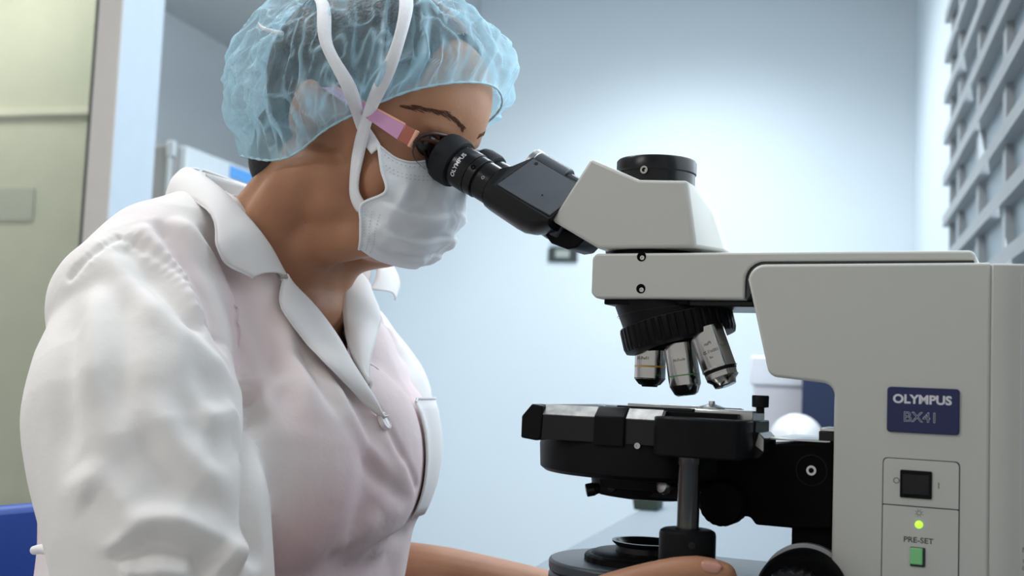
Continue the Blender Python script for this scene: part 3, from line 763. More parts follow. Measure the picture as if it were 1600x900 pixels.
# seam-edged control panel
mm('panel_gap', face(rrect(181.6, 230.2, 868, 959.2, 3), -49.8, -50.25), 'seam_dark', stand, 0)
pn = mm('control_panel', face(rrect(182.2, 229.6, 868.5, 927.6, .8), -49.8, -50.6), 'enamel', stand, .25, 2)
pu = mm('switch_panel', face(arc(226.6, 955.6, 3, 0, 90, 4) + arc(185.2, 955.6, 3, 90, 180, 4) + [(182.2, 928.3), (229.6, 928.3)], -49.8, -50.6), 'enamel', stand, .25, 2)
sw = mm('power_switch', face(rrect(193, 213, 933.4, 951.6, .8), -50.4, -51.8), 'black', pu, .3)
mm('rocker', G().add([(194.5, -51.6, 935.5), (211.5, -51.6, 935.5), (211.5, -51.6, 949.5), (194.5, -51.6, 949.5), (195, -55.2, 936), (203, -52.6, 936), (211, -52.0, 936), (195, -55.2, 949), (203, -52.6, 949), (211, -52.0, 949)],
    [(0,1,6,5,4), (3,7,8,9,2), (0,4,7,3), (1,2,9,6), (4,5,8,7), (5,6,9,8), (0,3,2,1)]), 'black_satin', sw, .2, smooth=0)
flat_text('O', 190.6, 944, 5.6, 'print_grey', pu, l=-50.7)
flat_text('I', 217.2, 942.5, 6.0, 'print_grey', pu, l=-50.7)
flat_text('PRE-SET', 205.0, 906.0, 5.0, 'print_dark', pn, l=-50.7, bold=.10, sx=1.08)
g = G()
sx_, sz_ = 205.2, 924.0
for i in range(20):
    pass
ring = [(1.5, 0), (1.15, 0)]
vv = []; ff = []
for i in range(20):
    a = 2*math.pi*i/20
    vv += [(sx_+1.5*math.cos(a), -50.7, sz_+1.5*math.sin(a)), (sx_+1.15*math.cos(a), -50.7, sz_+1.15*math.sin(a))]
for i in range(20):
    j = (i+1) % 20; ff.append((2*i, 2*j, 2*j+1, 2*i+1))
g.add(vv, ff)
for i in range(8):
    a = 2*math.pi*i/8 + .39; c, s = math.cos(a), math.sin(a)
    g.add([(sx_+c*1.8-s*.16, -50.7, sz_+s*1.8+c*.16), (sx_+c*2.7-s*.16, -50.7, sz_+s*2.7+c*.16), (sx_+c*2.7+s*.16, -50.7, sz_+s*2.7-c*.16), (sx_+c*1.8+s*.16, -50.7, sz_+s*1.8-c*.16)], [(0,1,2,3)])
mm('lamp_symbol', g, 'print_grey', pn, smooth=0)
ld = mm('indicator_lamp', G().lathe([(2.5, -.5), (2.5, .4), (2, 1.0), (1, 1.4), (.1, 1.5)], (205.2, -50.6, 916.4), (0, -1, 0), 24), 'led_green', pn)
bz = mm('button_bezel', face(rrect(200, 209.4, 889, 901.6, .6), -50.4, -51.4), 'seam_dark', pn, .2)
mm('preset_button', face(rrect(200.2, 207.9, 890.6, 901.2, .6), -51, -53.6), 'button_green', bz, .6)
# rating plate on the rear housing
rp = mm('rating_plate', G().plan([(266.5, -46.7), (299, -37.4), (299, -36.5), (266.5, -46.0)], 872, 912), 'enamel', rh, .2)
def slant_text(s, x, z, size):
    g = text_geo(s, size, align='LEFT')
    g.xf(lambda p: Vector((x+p.x, -46.85 + (x+p.x-266.5)*.286, z+p.y)))
    mm('lettering', g, 'print_grey', rp, smooth=0, fix=False)
slant_text('MODEL', 267.5, 905.5, 4.4); slant_text('100-120V', 267.5, 898.5, 3.4); slant_text('0.8/0.4A', 267.5, 894, 3.4)
# cable beside the stand
mm('power_cable', G().tube([(149, -52, 885), (153, -54, 876), (160, -56, 862), (170, -57, 840), (178, -57, 816)], 1.0, 8, sub=5), 'metal_grey', stand)

# ------------------------------------------------------------------ the seated person (bench frame, metres)
PB = Vector((-.42, 0, 0))                       # the figure's base on the floor under the seat
person = empty('person', O + EX*PB.x, -YAW)
tag(person, 'seated person in white coat, blue hair cap and face mask looking into the microscope', 'person')
def pob(name, g, m, parent=None, bevel=0, seg=2, smooth=60, label=None, fix=True):
    g.v = [(x-PB.x, y-PB.y, z) for x, y, z in g.v]
    return obj(name, g, m, parent or person, bevel, seg, smooth, label, fix)
def pmesh(name, me, m, parent=None, label=None):
    a = co(me); a[:, 0] -= PB.x; setco(me, a)
    me.materials.clear()
    o = bpy.data.objects.new(name, me); col.objects.link(o)
    finish(o, me, m, parent or person, 0, 2, 179)
    if label: o['label'] = label
    return o
# head frame: x forward out of the face, z from chin to crown, nodded forward
PHI = math.radians(18); HT = Vector((-.292, 0, 1.109))
def hd(x, y, z):
    return HT + Vector((x*math.cos(PHI)+z*math.sin(PHI), y, -x*math.sin(PHI)+z*math.cos(PHI)))
HR = Matrix.Rotation(PHI, 3, 'Y')

# ---- skin: head, neck and upper chest as one surface, forearms and hands running up into the sleeves
g = G()
g.ell(hd(-.014, 0, .143), (.098, .073, .083), HR)
g.ell(hd(.028, 0, .112), (.060, .062, .088), HR)
g.ell(hd(.045, 0, .150), (.047, .057, .060), HR)
g.ell(hd(.026, 0, .050), (.052, .052, .050), HR)
g.ell(hd(.058, 0, .028), (.020, .026, .020), HR)
g.capsule([hd(.072, 0, .124), hd(.077, 0, .098), hd(.078, 0, .082)], (.008, .010, .013), 16, 4)
g.ell(hd(.068, 0, .126), (.020, .050, .012), HR)
for s in (-1, 1):
    g.ell(hd(.044, .037*s, .076), (.026, .023, .028), HR)
    g.ell(hd(-.004, .044*s, .050), (.034, .018, .036), HR)
    g.capsule([hd(.012, .036*s, .045), hd(-.02, .040*s, .058), (-.335, .036*s, 1.125), (-.362, .042*s, 1.075)], (.022, .030, .034, .040), 18, 5)
    g.capsule([hd(.04, .030*s, .022), (-.305, .026*s, 1.115), (-.335, .02*s, 1.085)], (.018, .028, .034), 18, 5)
    g.ell(hd(.072, .010*s, .078), (.010, .009, .008), HR)
g.ell(hd(.064, 0, .050), (.016, .026, .014), HR)
NK = [hd(-.022, 0, .075), Vector((-.338, 0, 1.135)), Vector((-.368, 0, 1.085)), Vector((-.385, 0, 1.03))]
g.capsule(NK, (.055, .059, .070, .085), 28, 6)
g.ell((-.366, 0, 1.058), (.068, .085, .045))
g.ell((-.378, 0, .99), (.080, .115, .090))
g.ell((-.39, 0, .90), (.09, .115, .12))
for s in (-1, 1):       # ears
    g.ell(hd(-.026, .074*s, .112), (.019, .010, .031), HR @ Matrix.Rotation(.12, 3, 'Y'))
body = bake(g, .0032, 16, .5)
V = co(body); Nn = nor(body)
def dent(c, r, d, keep=None):
    global V
    c = np.array(tuple(c)); w = np.exp(-((V-c)**2).sum(1)/(r*r))
    V = V + Nn*(d*w)[:, None]
for s in (-1, 1):
    dent(hd(.075, .031*s, .112), .015, -.010)
    dent(hd(.062, .052*s, .115), .014, -.004)
    dent(hd(.074, .030*s, .128), .010, .003)
# sternomastoid and collar bone relief on the near and far side of the neck
for s in (-1, 1):
    d, t = poly_dist(V, [hd(-.03, .060*s, .050), Vector((-.325, .052*s, 1.10)), Vector((-.300, .020*s, 1.052))])
    V = V + Nn*(.0018*np.exp(-(d/.016)**2))[:, None]
setco(body, V)

def hand_geo(side, wrist, tips, elbow, palm_c, thumb):
    g = G()
    g.capsule([elbow, (elbow*.55+wrist*.45) + Vector((0,0,.004)), wrist], (.040, .034, .024), 24, 6)
    g.capsule([wrist, (wrist+palm_c)*.5, palm_c], (.025, .029, .030), 20, 5)
    base_dirs = tips
    for chain, r in tips:
        g.capsule([palm_c*.35 + chain[0]*.65] + chain, (r*1.25, r*1.1, r*1.0, r*.95, r*.78), 14, 4)
        g.capsule([palm_c, chain[0]], (.018, r*1.15), 14, 4)
    g.capsule([palm_c*.7 + wrist*.3] + thumb[0], thumb[1], 18, 5)
    return g
def fchain(a, b, c, d): return [Vector(a), Vector(b), Vector(c), Vector(d)]
# near (right) hand: palm below the frame, thumb lying along the base towards the focus knob
elbR = Vector((-.315, -.210, .806)); wrR = Vector((-.066, -.150, .826))
gR = hand_geo(-1, wrR, [
    (fchain((.030, -.128, .838), (.070, -.122, .842), (.098, -.116, .838), (.116, -.114, .828)), .0088),
    (fchain((.028, -.140, .826), (.072, -.136, .826), (.102, -.128, .822), (.120, -.122, .818)), .0090),
    (fchain((.022, -.148, .818), (.062, -.146, .8215), (.090, -.138, .8205), (.108, -.130, .8195)), .0084),
    (fchain((.010, -.152, .8205), (.042, -.155, .8195), (.066, -.150, .819), (.082, -.146, .8185)), .0072)],
    elbR, Vector((-.012, -.140, .838)),
    ([Vector((.010, -.122, .857)), Vector((.048, -.110, .8720)), Vector((.071, -.104, .8765)), Vector((.0870, -.1005, .8765))], (.017, .0142, .0126, .0126, .0102)))
# far (left) arm: bare forearm from the sleeve to the far focus knob
elbL = Vector((-.370, .180, .792)); wrL = Vector((-.115, .150, .796))
gL = hand_geo(1, wrL, [
    (fchain((.004, .134, .8120), (.044, .128, .8200), (.074, .120, .8220), (.094, .114, .8180)), .0088),
    (fchain((.004, .146, .8065), (.048, .142, .8080), (.080, .134, .8065), (.100, .126, .8065)), .0090),
    (fchain((-.002, .154, .8065), (.038, .152, .8065), (.068, .146, .8065), (.086, .138, .8065)), .0084),
    (fchain((-.014, .158, .8065), (.018, .162, .8065), (.042, .158, .8065), (.058, .152, .8065)), .0072)],
    elbL, Vector((-.036, .146, .8080)),
    ([Vector((-.012, .128, .8260)), Vector((.026, .116, .8380)), Vector((.052, .110, .8420)), Vector((.068, .106, .8420))], (.017, .0130, .0115, .0113, .0095)))
bm = bmesh.new(); bm.from_mesh(body)
for gg in (gR, gL):
    hm = bake(gg, .0022, 4, .5); bm.from_mesh(hm); bpy.data.meshes.remove(hm)
bm.to_mesh(body); bm.free(); body.update()
body_bvh = None
bV = co(body).copy()
bF = [tuple(p.vertices) for p in body.polygons]
body_bvh = BVHTree.FromPolygons([tuple(v) for v in bV], bF)
pmesh('body', body, 'skin')
def hit(bvh, px, py, off=0.0):
    r = dirlocal(cam_ray(px, py)).normalized()
    p, nn, i, d = bvh.ray_cast(CAML, r)
    if p is None: return None, None
    if nn.dot(r) > 0: nn = -nn
    return p + nn*off, nn
# thumb nail
tc_, tn = hit(body_bvh, 1112, 884)
if tc_ is not None:
    tx = (Vector((.0870, -.1005, .8765)) - Vector((.071, -.104, .8765))).normalized(); tx = (tx - tn*tx.dot(tn)).normalized(); ty = tn.cross(tx)
    rows = []
    for i in range(9):
        u = i/8*2-1; row = []
        for j in range(9):
            w = j/8*2-1
            rr = .0052*math.sqrt(max(0.05, 1-max(0, abs(u))**4))
            p = tc_ + tx*(u*.0070) + ty*(w*rr) - tn*(.0009 + .0024*w*w)
            row.append(p + tn*.0022)
        rows.append(row)
    o = pob('thumb_nail', G().rings(rows, closed=False), 'nail', None, label='pink thumb nail')
    s_ = o.modifiers.new('s', 'SOLIDIFY'); s_.thickness = .0006
# eyes and brows
for s in (-1, 1):
    e = pob('eye', G().ell(hd(.0665, .031*s, .113), (.0115, .0115, .0115)), 'eye_dark')
    lid = G()
    pts = [hd(.0715+.0075*(1-abs(u)**2) - .010*max(0, u*1), (.031+.0155*u)*s, .1125+.0035*(1-u*u)) for u in [i/8*2-1 for i in range(9)]]
    lid.tube(pts, [.0010+.0016*(1-(i/4-1)**2) for i in range(9)], 8)
    pob('eyelashes', lid, 'brow')
    bp_ = []
    for i in range(13):
        u = i/12
        P = hd(.088 - .040*u**2.0, (.012+.046*u)*s, .1335 + .0085*math.sin(u*2.6) - .004*u)
        q = body_bvh.find_nearest(P)[0]; n_ = body_bvh.find_nearest(P)[1]
        bp_.append(q + n_*.0004)
    gb_ = G(); rnd = random.Random(3)
    for k in range(120):
        i = rnd.uniform(0, 11); q = crom(bp_, i); q2 = crom(bp_, min(12, i+1.3)); up_ = HR @ Vector((0, 0, 1))
        o1 = up_*rnd.gauss(0, .0012); o2 = o1*.6 + up_*.0012
        a_ = body_bvh.find_nearest(q+o1)[0]; b_ = body_bvh.find_nearest(q2+o2)[0]
        gb_.tube([a_, (a_+b_)*.5 + (body_bvh.find_nearest(q)[1])*.0006, b_], [.00028, .00028, .0001], 4)
    pob('eyebrow', gb_, 'brow')['kind'] = 'stuff'

# ---- coat
def ring(z, sc, df, db, w, sq=2.3, n=48):
    out = []
    for i in range(n):
        a = 2*math.pi*i/n; c, s = math.cos(a), math.sin(a)
        k = (abs(c)**sq + abs(s)**sq)**(-1/sq)
        out.append((sc + (df if c > 0 else db)*c*k, w*s*k, z))
    return out
TORSO = [  # z, centre s, front depth, back depth, half width
    (.495, -.40, .15, .17, .195), (.56, -.40, .155, .17, .19), (.66, -.395, .150, .165, .175), (.76, -.39, .142, .165, .162),
    (.84, -.39, .140, .165, .156), (.90, -.39, .135, .165, .158), (.96, -.39, .118, .165, .162), (1.02, -.39, .100, .155, .168),
    (1.06, -.39, .086, .135, .168), (1.095, -.392, .072, .105, .150), (1.125, -.395, .055, .080, .105), (1.15, -.40, .045, .055, .06)]
g = G()
g.rings([ring(*t) for t in TORSO])
for s in (-1, 1):
    g.ell((-.302 - (.012 if s > 0 else 0), (.078 if s < 0 else .064)*s, .918), (.084, .080, .098), Matrix.Rotation(.18, 3, 'Y'))
    g.capsule([(-.315, .06*s, .90), (-.315, .055*s, .80)], (.075, .06), 20, 5)
    if s < 0: g.capsule([(-.395, .04*s, 1.108), (-.388, .115*s, 1.086), (-.377, .165*s, 1.045)], (.054, .057, .063), 20, 5)
    else: g.capsule([(-.395, .04, 1.112), (-.392, .10, 1.068), (-.386, .152, 1.022)], (.056, .054, .060), 20, 5)
g.ell((-.290, -.005, .918), (.080, .090, .098), Matrix.Rotation(.18, 3, 'Y'))
for s in (-1, 1):
    g.capsule([(-.352, .07*s, 1.055), (-.325, .06*s, .99), (-.305, .055*s, .93)], (.050, .062, .070), 20, 5)
SLR = [Vector((-.366, -.160, 1.032)), Vector((-.339, -.194, .965)), Vector((-.300, -.203, .885)), Vector((-.278, -.203, .800))]
SLL = [Vector((-.384, .155, 1.015)), Vector((-.366, .190, .958)), Vector((-.405, .180, .890)), Vector((-.385, .175, .805))]
g.capsule(SLR, (.064, .080, .079, .069), 32, 6)
g.capsule(SLL, (.060, .066, .062, .058), 32, 6)
coat = bake(g, .0042, 14, .5)
# subdivide once for cloth relief
bm = bmesh.new(); bm.from_mesh(coat)
bmesh.ops.subdivide_edges(bm, edges=bm.edges, cuts=1, use_grid_fill=True, smooth=0)
bmesh.ops.smooth_vert(bm, verts=bm.verts, factor=.5, use_axis_x=True, use_axis_y=True, use_axis_z=True)
bm.to_mesh(coat); bm.free(); coat.update()
def bvh_of(me): return BVHTree.FromPolygons([tuple(v) for v in co(me)], [tuple(p.vertices) for p in me.polygons])
coat_bvh = bvh_of(coat)
coat_base = coat_bvh
V = co(coat); Nn = nor(coat)
def fold(pix, amp, width, fade=.2, side=0.0):
    """soft ridge (amp > 0) or valley along a line over the cloth; pix are view points that are laid on the cloth"""
    global V
    pts = [hit(coat_base, x, y)[0] for x, y in pix]
    pts = [p for p in pts if p is not None]
    if len(pts) < 2: return
    sp, _ = spline(pts, [0]*len(pts), 5)
    d, t = poly_dist(V0, sp)
    w = np.exp(-(d/width)**2)
    f = np.clip(np.minimum(t, 1-t)/fade, 0, 1); f = f*f*(3-2*f)
    V = V + Nn*(amp*w*f)[:, None]
V0 = V.copy()
FOLDS = [
    # shoulder and armhole
    ([(262, 338), (300, 372), (335, 425), (362, 490), (382, 560)], .0055, .010, .15),
    ([(236, 342), (275, 385), (310, 440), (338, 505), (352, 560)], -.0060, .009, .15),
    ([(215, 348), (250, 392), (285, 445), (312, 510)], .0050, .009, .15),
    ([(300, 350), (345, 410), (385, 480), (410, 560), (420, 640)], -.0045, .012, .15),
    ([(330, 400), (372, 460), (402, 540), (420, 620)], .0040, .010, .2),
    ([(188, 372), (225, 420), (270, 470), (320, 530)], -.0060, .010, .15),
    ([(170, 385), (200, 440), (250, 500), (320, 560), (370, 610)], .0050, .012, .2),
    # sleeve head seam, front and back
    ([(192, 368), (240, 395), (290, 445), (330, 510), (368, 575), (385, 625)], -.0030, .0040, .05),
    ([(192, 368), (150, 392), (105, 440), (70, 490), (45, 540)], -.0030, .0040, .05),
    # deep crease between sleeve and chest
    ([(372, 585), (392, 640), (396, 720), (396, 800), (402, 895)], -.016, .009, .1),
    # chest pulls from collar and shoulder to the bust
    ([(430, 470), (450, 540), (480, 610), (510, 670)], .0035, .010, .3),
    ([(405, 470), (420, 550), (440, 620), (470, 690)], -.0030, .010, .3),
    ([(455, 520), (500, 600), (540, 660)], -.0028, .008, .3),
    ([(490, 560), (540, 640), (590, 720), (620, 770)], .0030, .008, .3),
    ([(560, 690), (600, 750), (640, 790)], -.0035, .009, .3),
    ([(385, 640), (420, 610), (450, 580)], .0035, .010, .3),
    ([(600, 800), (560, 830), (510, 870)], .003, .012, .3),
    ([(640, 830), (600, 850), (560, 893)], -.0035, .009, .3),
    # sleeve: soft vertical drapes and the big fold over the elbow
    ([(120, 460), (105, 560), (100, 660), (105, 760)], -.0045, .012, .25),
    ([(150, 430), (140, 540), (135, 650)], .0034, .011, .3),
    ([(205, 430), (200, 520), (190, 620), (195, 700)], -.0030, .010, .3),
    ([(270, 500), (285, 580), (320, 640), (365, 690)], .0030, .011, .3),
    ([(240, 600), (270, 680), (320, 740), (380, 780)], .0032, .013, .3),
    ([(210, 640), (240, 710), (290, 765), (360, 815)], -.0036, .011, .3),
    ([(230, 450), (240, 560), (260, 650)], .0025, .018, .3),
    ([(300, 560), (310, 640), (340, 700)], -.0025, .018, .3),
    ([(120, 720), (150, 765), (190, 795), (215, 812)], .0040, .018, .3),
    ([(130, 770), (165, 805), (195, 850)], -.0045, .012, .25),
    ([(178, 880), (190, 845), (220, 822), (262, 818), (310, 836), (352, 858), (388, 872)], .0090, .012, .12),
    ([(192, 890), (210, 860), (250, 845), (300, 860), (345, 885)], -.0090, .013, .15),
    ([(185, 890), (215, 886), (260, 888), (310, 896)], .0070, .009, .2),
    ([(300, 660), (330, 655), (372, 640)], .0035, .010, .3),
    ([(310, 690), (345, 700), (385, 690)], -.0030, .012, .3),
    ([(165, 680), (195, 730), (230, 770), (290, 800)], -.0030, .016, .3),
    # left side (far) shoulder drapes
    ([(560, 440), (590, 490), (620, 550), (645, 600)], -.0030, .010, .2),
    ([(585, 470), (612, 530), (630, 600)], .0035, .009, .25),
]
for k_, f in enumerate(FOLDS):
    q = 1.25 if k_ < 7 else 1.5 if 10 <= k_ < 18 else 1.6 if k_ >= 18 else 1.0
    fold(f[0], f[1]*q, *f[2:])
# gathers along the sleeve head seam
for pix in ([(192, 368), (240, 395), (290, 445), (330, 510), (368, 575), (385, 625)], [(192, 368), (150, 392), (105, 440), (70, 490), (45, 540)]):
    pts = [hit(coat_base, x, y)[0] for x, y in pix]; pts = [p for p in pts if p is not None]
    sp, _ = spline(pts, [0]*len(pts), 6)
    d, t = poly_dist(V0, sp)
    Lg = sum((sp[i+1]-sp[i]).length for i in range(len(sp)-1))
    V = V + Nn*(.0004*np.sin(t*Lg/.0085*2*math.pi + 2*np.sin(t*23))*np.exp(-((d-.004)/.005)**2))[:, None]
# button placket: the right front lies over the left
pl_pts = [hit(coat_base, x, y)[0] for x, y in ((590, 640), (625, 700), (650, 760), (668, 830))]
pl_pts = [p for p in pl_pts if p is not None]
if len(pl_pts) > 1:
    d, t = poly_dist(V0, spline(pl_pts, [0]*len(pl_pts), 5)[0])
    V = V - Nn*(.003*np.exp(-(d/.004)**2))[:, None]
# small random crumple
cr = np.array([noise.noise(Vector(p)*14)*.0016 + (1-abs(noise.noise(Vector((p[0]*16+3, p[1]*16, p[2]*9)))*3))*.0011 + noise.noise(Vector((p[0]*34, p[1]*34, p[2]*14)))*.0006 for p in V0])
V = V + Nn*cr[:, None]
setco(coat, V)
coat_bvh = bvh_of(coat)
coat_full = coat_bvh
# where the cloth lies in a single layer over the shirt
tint = np.clip((V0[:, 1] + .150)/.03, 0, 1)*np.clip((1.12-V0[:, 2])/.05, 0, 1)*np.clip((.175-V0[:, 1])/.03, 0, 1)
sh_ = np.clip(1-np.abs(V0[:, 1]+.165)/.03, 0, 1)*np.clip((V0[:, 2]-.98)/.05, 0, 1)
tint = np.maximum(tint, .5*sh_)
# open the neck: round hole and V down to the top button
fr = V0[:, 0] + .385
vz = np.clip((V0[:, 2]-1.004)/(1.085-1.004), 0, 1.3)
inV = (np.abs(V0[:, 1]-.004) < .050*vz) & (V0[:, 0] > -.40) & (V0[:, 2] > 1.004)
nk = ((V0[:, 0]+.378)/.068)**2 + (V0[:, 1]/.056)**2 < 1
inV |= nk & (V0[:, 2] > 1.075)
# sleeve ends and hem are open: cut below the elbow
axR = (V0[:, 2] < .785) & (V0[:, 1] < -.185)
axL = (V0[:, 2] < .775) & (V0[:, 1] > .185)
kill = inV | axR | axL
bm = bmesh.new(); bm.from_mesh(coat); bm.verts.ensure_lookup_table()
bmesh.ops.delete(bm, geom=[bm.verts[i] for i in np.nonzero(kill)[0]], context='VERTS')
bm.to_mesh(coat); bm.free(); coat.update()
at_ = coat.attributes.new('tint', 'FLOAT', 'POINT')
at_.data.foreach_set('value', tint[~kill].astype(np.float32))
coat_o = pmesh('lab_coat', coat, 'coat_cotton', label='white cotton coat tinted pink over the chest')
sm_ = coat_o.modifiers.new('thick', 'SOLIDIFY'); sm_.thickness = .0014; sm_.offset = -1

def patch(name, A, B, m, bulge, thick, parent, n=28, k=12, edge_noise=.0, label=None, off=0):
    """cloth patch between two 3D lines, bulging off along its own normal"""
    A = [Vector(p) for p in A]; B = [Vector(p) for p in B]
    rows = []
    for i in range(n+1):
        t = i/n
        a = crom(A, t*(len(A)-1)); b = crom(B, t*(len(B)-1)); row = []
        for j in range(k+1):
            u = j/k
            row.append(a*(1-u) + b*u)
        rows.append(row)
    c = sum((p for r in rows for p in r), Vector())/((n+1)*(k+1))
    out = []
    for i in range(n+1):
        row = []
        for j in range(k+1):
            p = rows[i][j]
            du = rows[min(i+1, n)][j] - rows[max(i-1, 0)][j]; dv = rows[i][min(j+1, k)] - rows[i][max(j-1, 0)]
            nn = du.cross(dv)
            if nn.length > 1e-9: nn.normalize()
            if nn.dot(p - Vector((-.39, 0, p.z-.03))) < 0: nn = -nn
            u = j/k
            w = math.sin(math.pi*u)**.8*bulge + edge_noise*(u**3)*noise.noise(p*60)
            row.append(p + nn*(w+off))
        out.append(row)
    o = pob(name, G().rings(out, closed=False), m, parent, label=label)
    s_ = o.modifiers.new('s', 'SOLIDIFY'); s_.thickness = thick; s_.offset = 0
    return o, out
# collar: fold line round the neck and falling leaf
FL = [Vector((-.452, 0, 1.186)), loc(300, 268, -.048), loc(343, 306, -.078), loc(386, 351, -.088), loc(418, 393, -.082), loc(438, 431, -.066)]
OL = [Vector((-.502, 0, 1.128)), loc(282, 318, -.085), loc(322, 338, -.125), loc(331, 388, -.140), loc(350, 418, -.130), loc(389, 441, -.112)]
IN = [Vector((-.446, 0, 1.150)), loc(318, 300, -.045), loc(352, 325, -.070), loc(395, 370, -.076), loc(424, 405, -.070), loc(440, 436, -.058)]
mir = lambda L: [Vector((p.x, -p.y, p.z)) for p in L]
for k, f in enumerate((lambda L: L, mir)):
    c_, rows = patch('collar', f(FL), f(OL), 'coat_white', .007, .0016, coat_o, 30, 12, .0012, off=.006)
    patch('collar_stand', f(FL), f(IN), 'coat_white', .001, .0014, coat_o, 30, 5)
    pob('collar_stitching', G().tube([r[-1] for r in rows], .0011, 6), 'stitch', coat_o)
def onc(px, py, off): 
    p, n_ = hit(coat_full, px, py, off)
    return p
# lapels
LF = [loc(438, 432, -.066), onc(478, 476, .006), onc(518, 528, .006), onc(552, 582, .005), onc(582, 632, .004), onc(597, 652, .003)]
LO = [onc(432, 446, .008), onc(436, 492, .010), onc(466, 540, .009), onc(515, 590, .008), onc(565, 635, .005), onc(594, 656, .003)]
if all(p is not None for p in LF+LO):
    c_, rows = patch('lapel', LF, LO, 'coat_white', .006, .0016, coat_o, 30, 10, .0012)
    pob('lapel_stitching', G().tube([r[-1] for r in rows], .0011, 6), 'stitch', coat_o)
    LF2 = [loc(541, 416, .058), onc(527, 458, .006), onc(529, 510, .006), onc(546, 560, .005), onc(568, 608, .004)]
    LO2 = [onc(574, 462, .006), onc(584, 500, .009), onc(582, 525, .008), onc(572, 575, .006), onc(574, 612, .004)]
    LF2, LO2 = zip(*[(a_, b_) for a_, b_ in zip(LF2, LO2) if a_ is not None and b_ is not None])
    c_, rows = patch('lapel', LF2, LO2, 'coat_white', .006, .0016, coat_o, 30, 10, .0012)
    pob('lapel_stitching', G().tube([r[-1] for r in rows], .0011, 6), 'stitch', coat_o)
# breast pocket on the far side
def front_hit(l, z, off):
    p, nn, i, d = coat_full.ray_cast(Vector((0, l, z)), Vector((-1, 0, 0)))
    if p is None: return None
    return p + nn*off
PR = []
for i in range(13):
    t = i/12; z = .975 - .10*t; row = []
    for j in range(13):
        u = j/12; l = .032 + .092*u
        p = front_hit(l, z, .004 + .007*(1-t)**2*math.sin(math.pi*u)**.7)
        row.append(p if p is not None else Vector((-.30, l, z)))
    PR.append(row)
o = pob('breast_pocket', G().rings(PR, closed=False), 'coat_white', coat_o); s_ = o.modifiers.new('s', 'SOLIDIFY'); s_.thickness = .0014
pob('pocket_hem', G().tube(PR[0], .0012, 6), 'stitch', coat_o)
pob('pocket_mark', G().add([PR[7][11]+Vector((.001, .001, 0)), PR[7][12]+Vector((.001, .001, 0)), PR[8][12]+Vector((.001, .001, 0)), PR[8][11]+Vector((.001, .001, 0))], [(0,1,2,3)]), 'ink_blue', coat_o, smooth=0)
# buttons
for (bxp, byp) in ((597, 660), (642, 849)):
    p, nn = hit(coat_full, bxp, byp, .0022)
    if p is None: continue
    bt = pob('button', G().lathe([(.0074, -.002), (.0078, .001), (.0076, .0024), (.0060, .0028), (.0052, .0018), (.0005, .0018)], p, nn, 28), 'button_pearl', coat_o)
# belt tab at the back of the sleeve side
tb = [loc(70, 858, -.16), loc(58, 852, -.155), loc(50, 858, -.150), loc(52, 867, -.150), loc(68, 868, -.16)]
pob('back_tab', G().tube([loc(84, 862, -.17), loc(66, 858, -.165), loc(53, 860, -.162)], [.0042, .0040, .0036], 12, sub=4), 'coat_white', coat_o)

# ---- hair and cap
g = G()
g.ell(hd(-.020, 0, .150), (.106, .083, .092), HR)
g.ell(hd(.022, 0, .158), (.062, .064, .068), HR)
g.ell(hd(-.092, 0, .085), (.028, .042, .030), HR)
g.ell(hd(-.078, -.0, .060), (.038, .050, .038), HR)
hm = bake(g, .004, 6, .5)
V = co(hm); Nn = nor(hm)
hz = np.array([noise.noise(Vector((p[0]*25, p[1]*25, p[2]*120)))*.0018 for p in V])
V = V + Nn*hz[:, None]
# keep hair off the face and temples
cl = np.array([tuple(HT)]); rel = V - cl
hx = rel[:, 0]*math.cos(PHI) - rel[:, 2]*math.sin(PHI); hz_ = rel[:, 0]*math.sin(PHI) + rel[:, 2]*math.cos(PHI)
kill = (hx > .02) & (hz_ < .126 + .74*(hx-.02) + .25*np.clip(hx-.055, 0, 1)) | (hx > .058) | (hx > -.055) & (hx <= .02) & (hz_ < .126)
bm = bmesh.new(); bm.from_mesh(hm); bm.verts.ensure_lookup_table()
bmesh.ops.delete(bm, geom=[bm.verts[i] for i in np.nonzero(kill)[0]], context='VERTS'); bm.to_mesh(hm); bm.free(); hm.update()
hair_o = pmesh('hair', hm, 'hair')
random.seed(5)
g = G()
for k in range(46):          # loose strands at the nape
    u = random.random()
    p = hd(-.083 + .03*random.random(), -.035 + .055*random.random(), .062 + .012*random.random())
    q = p + Vector((-.008-.018*u, -.006*random.random(), -.018-.020*random.random()))
    r = q + Vector((.004*random.random(), .003*random.random(), -.012-.012*random.random()))
    g.tube([p, q, r], [.0006, .0005, .0002], 4, sub=4)
st = pob('nape_strands', g, 'hair', hair_o); st['kind'] = 'stuff'

# cap: elastic edge (near half, mirrored) and a puffed, crumpled dome above it
EDGE = [Vector((-.147, 0, 1.249)), Vector((-.158, -.040, 1.243)), Vector((-.188, -.066, 1.232)), Vector((-.226, -.0745, 1.217)),
        Vector((-.262, -.0765, 1.202)), Vector((-.292, -.0775, 1.182)), Vector((-.318, -.075, 1.178)), Vector((-.350, -.064, 1.184)), Vector((-.380, -.038, 1.192)), Vector((-.392, 0, 1.196))]
loop = EDGE + [Vector((p.x, -p.y, p.z)) for p in EDGE[-2:0:-1]]
NL = len(loop)
def eloop(t):           # t in 0..1 round the head
    x = (t % 1)*NL; k = int(x); u = x-k
    p0, p1, p2, p3 = loop[(k-1) % NL], loop[k % NL], loop[(k+1) % NL], loop[(k+2) % NL]
    return .5*((2*p1) + (p2-p0)*u + (2*p0-5*p1+4*p2-p3)*u*u + (3*p1-p0-3*p2+p3)*u**3)
HC = Vector((-.280, 0, 1.248))
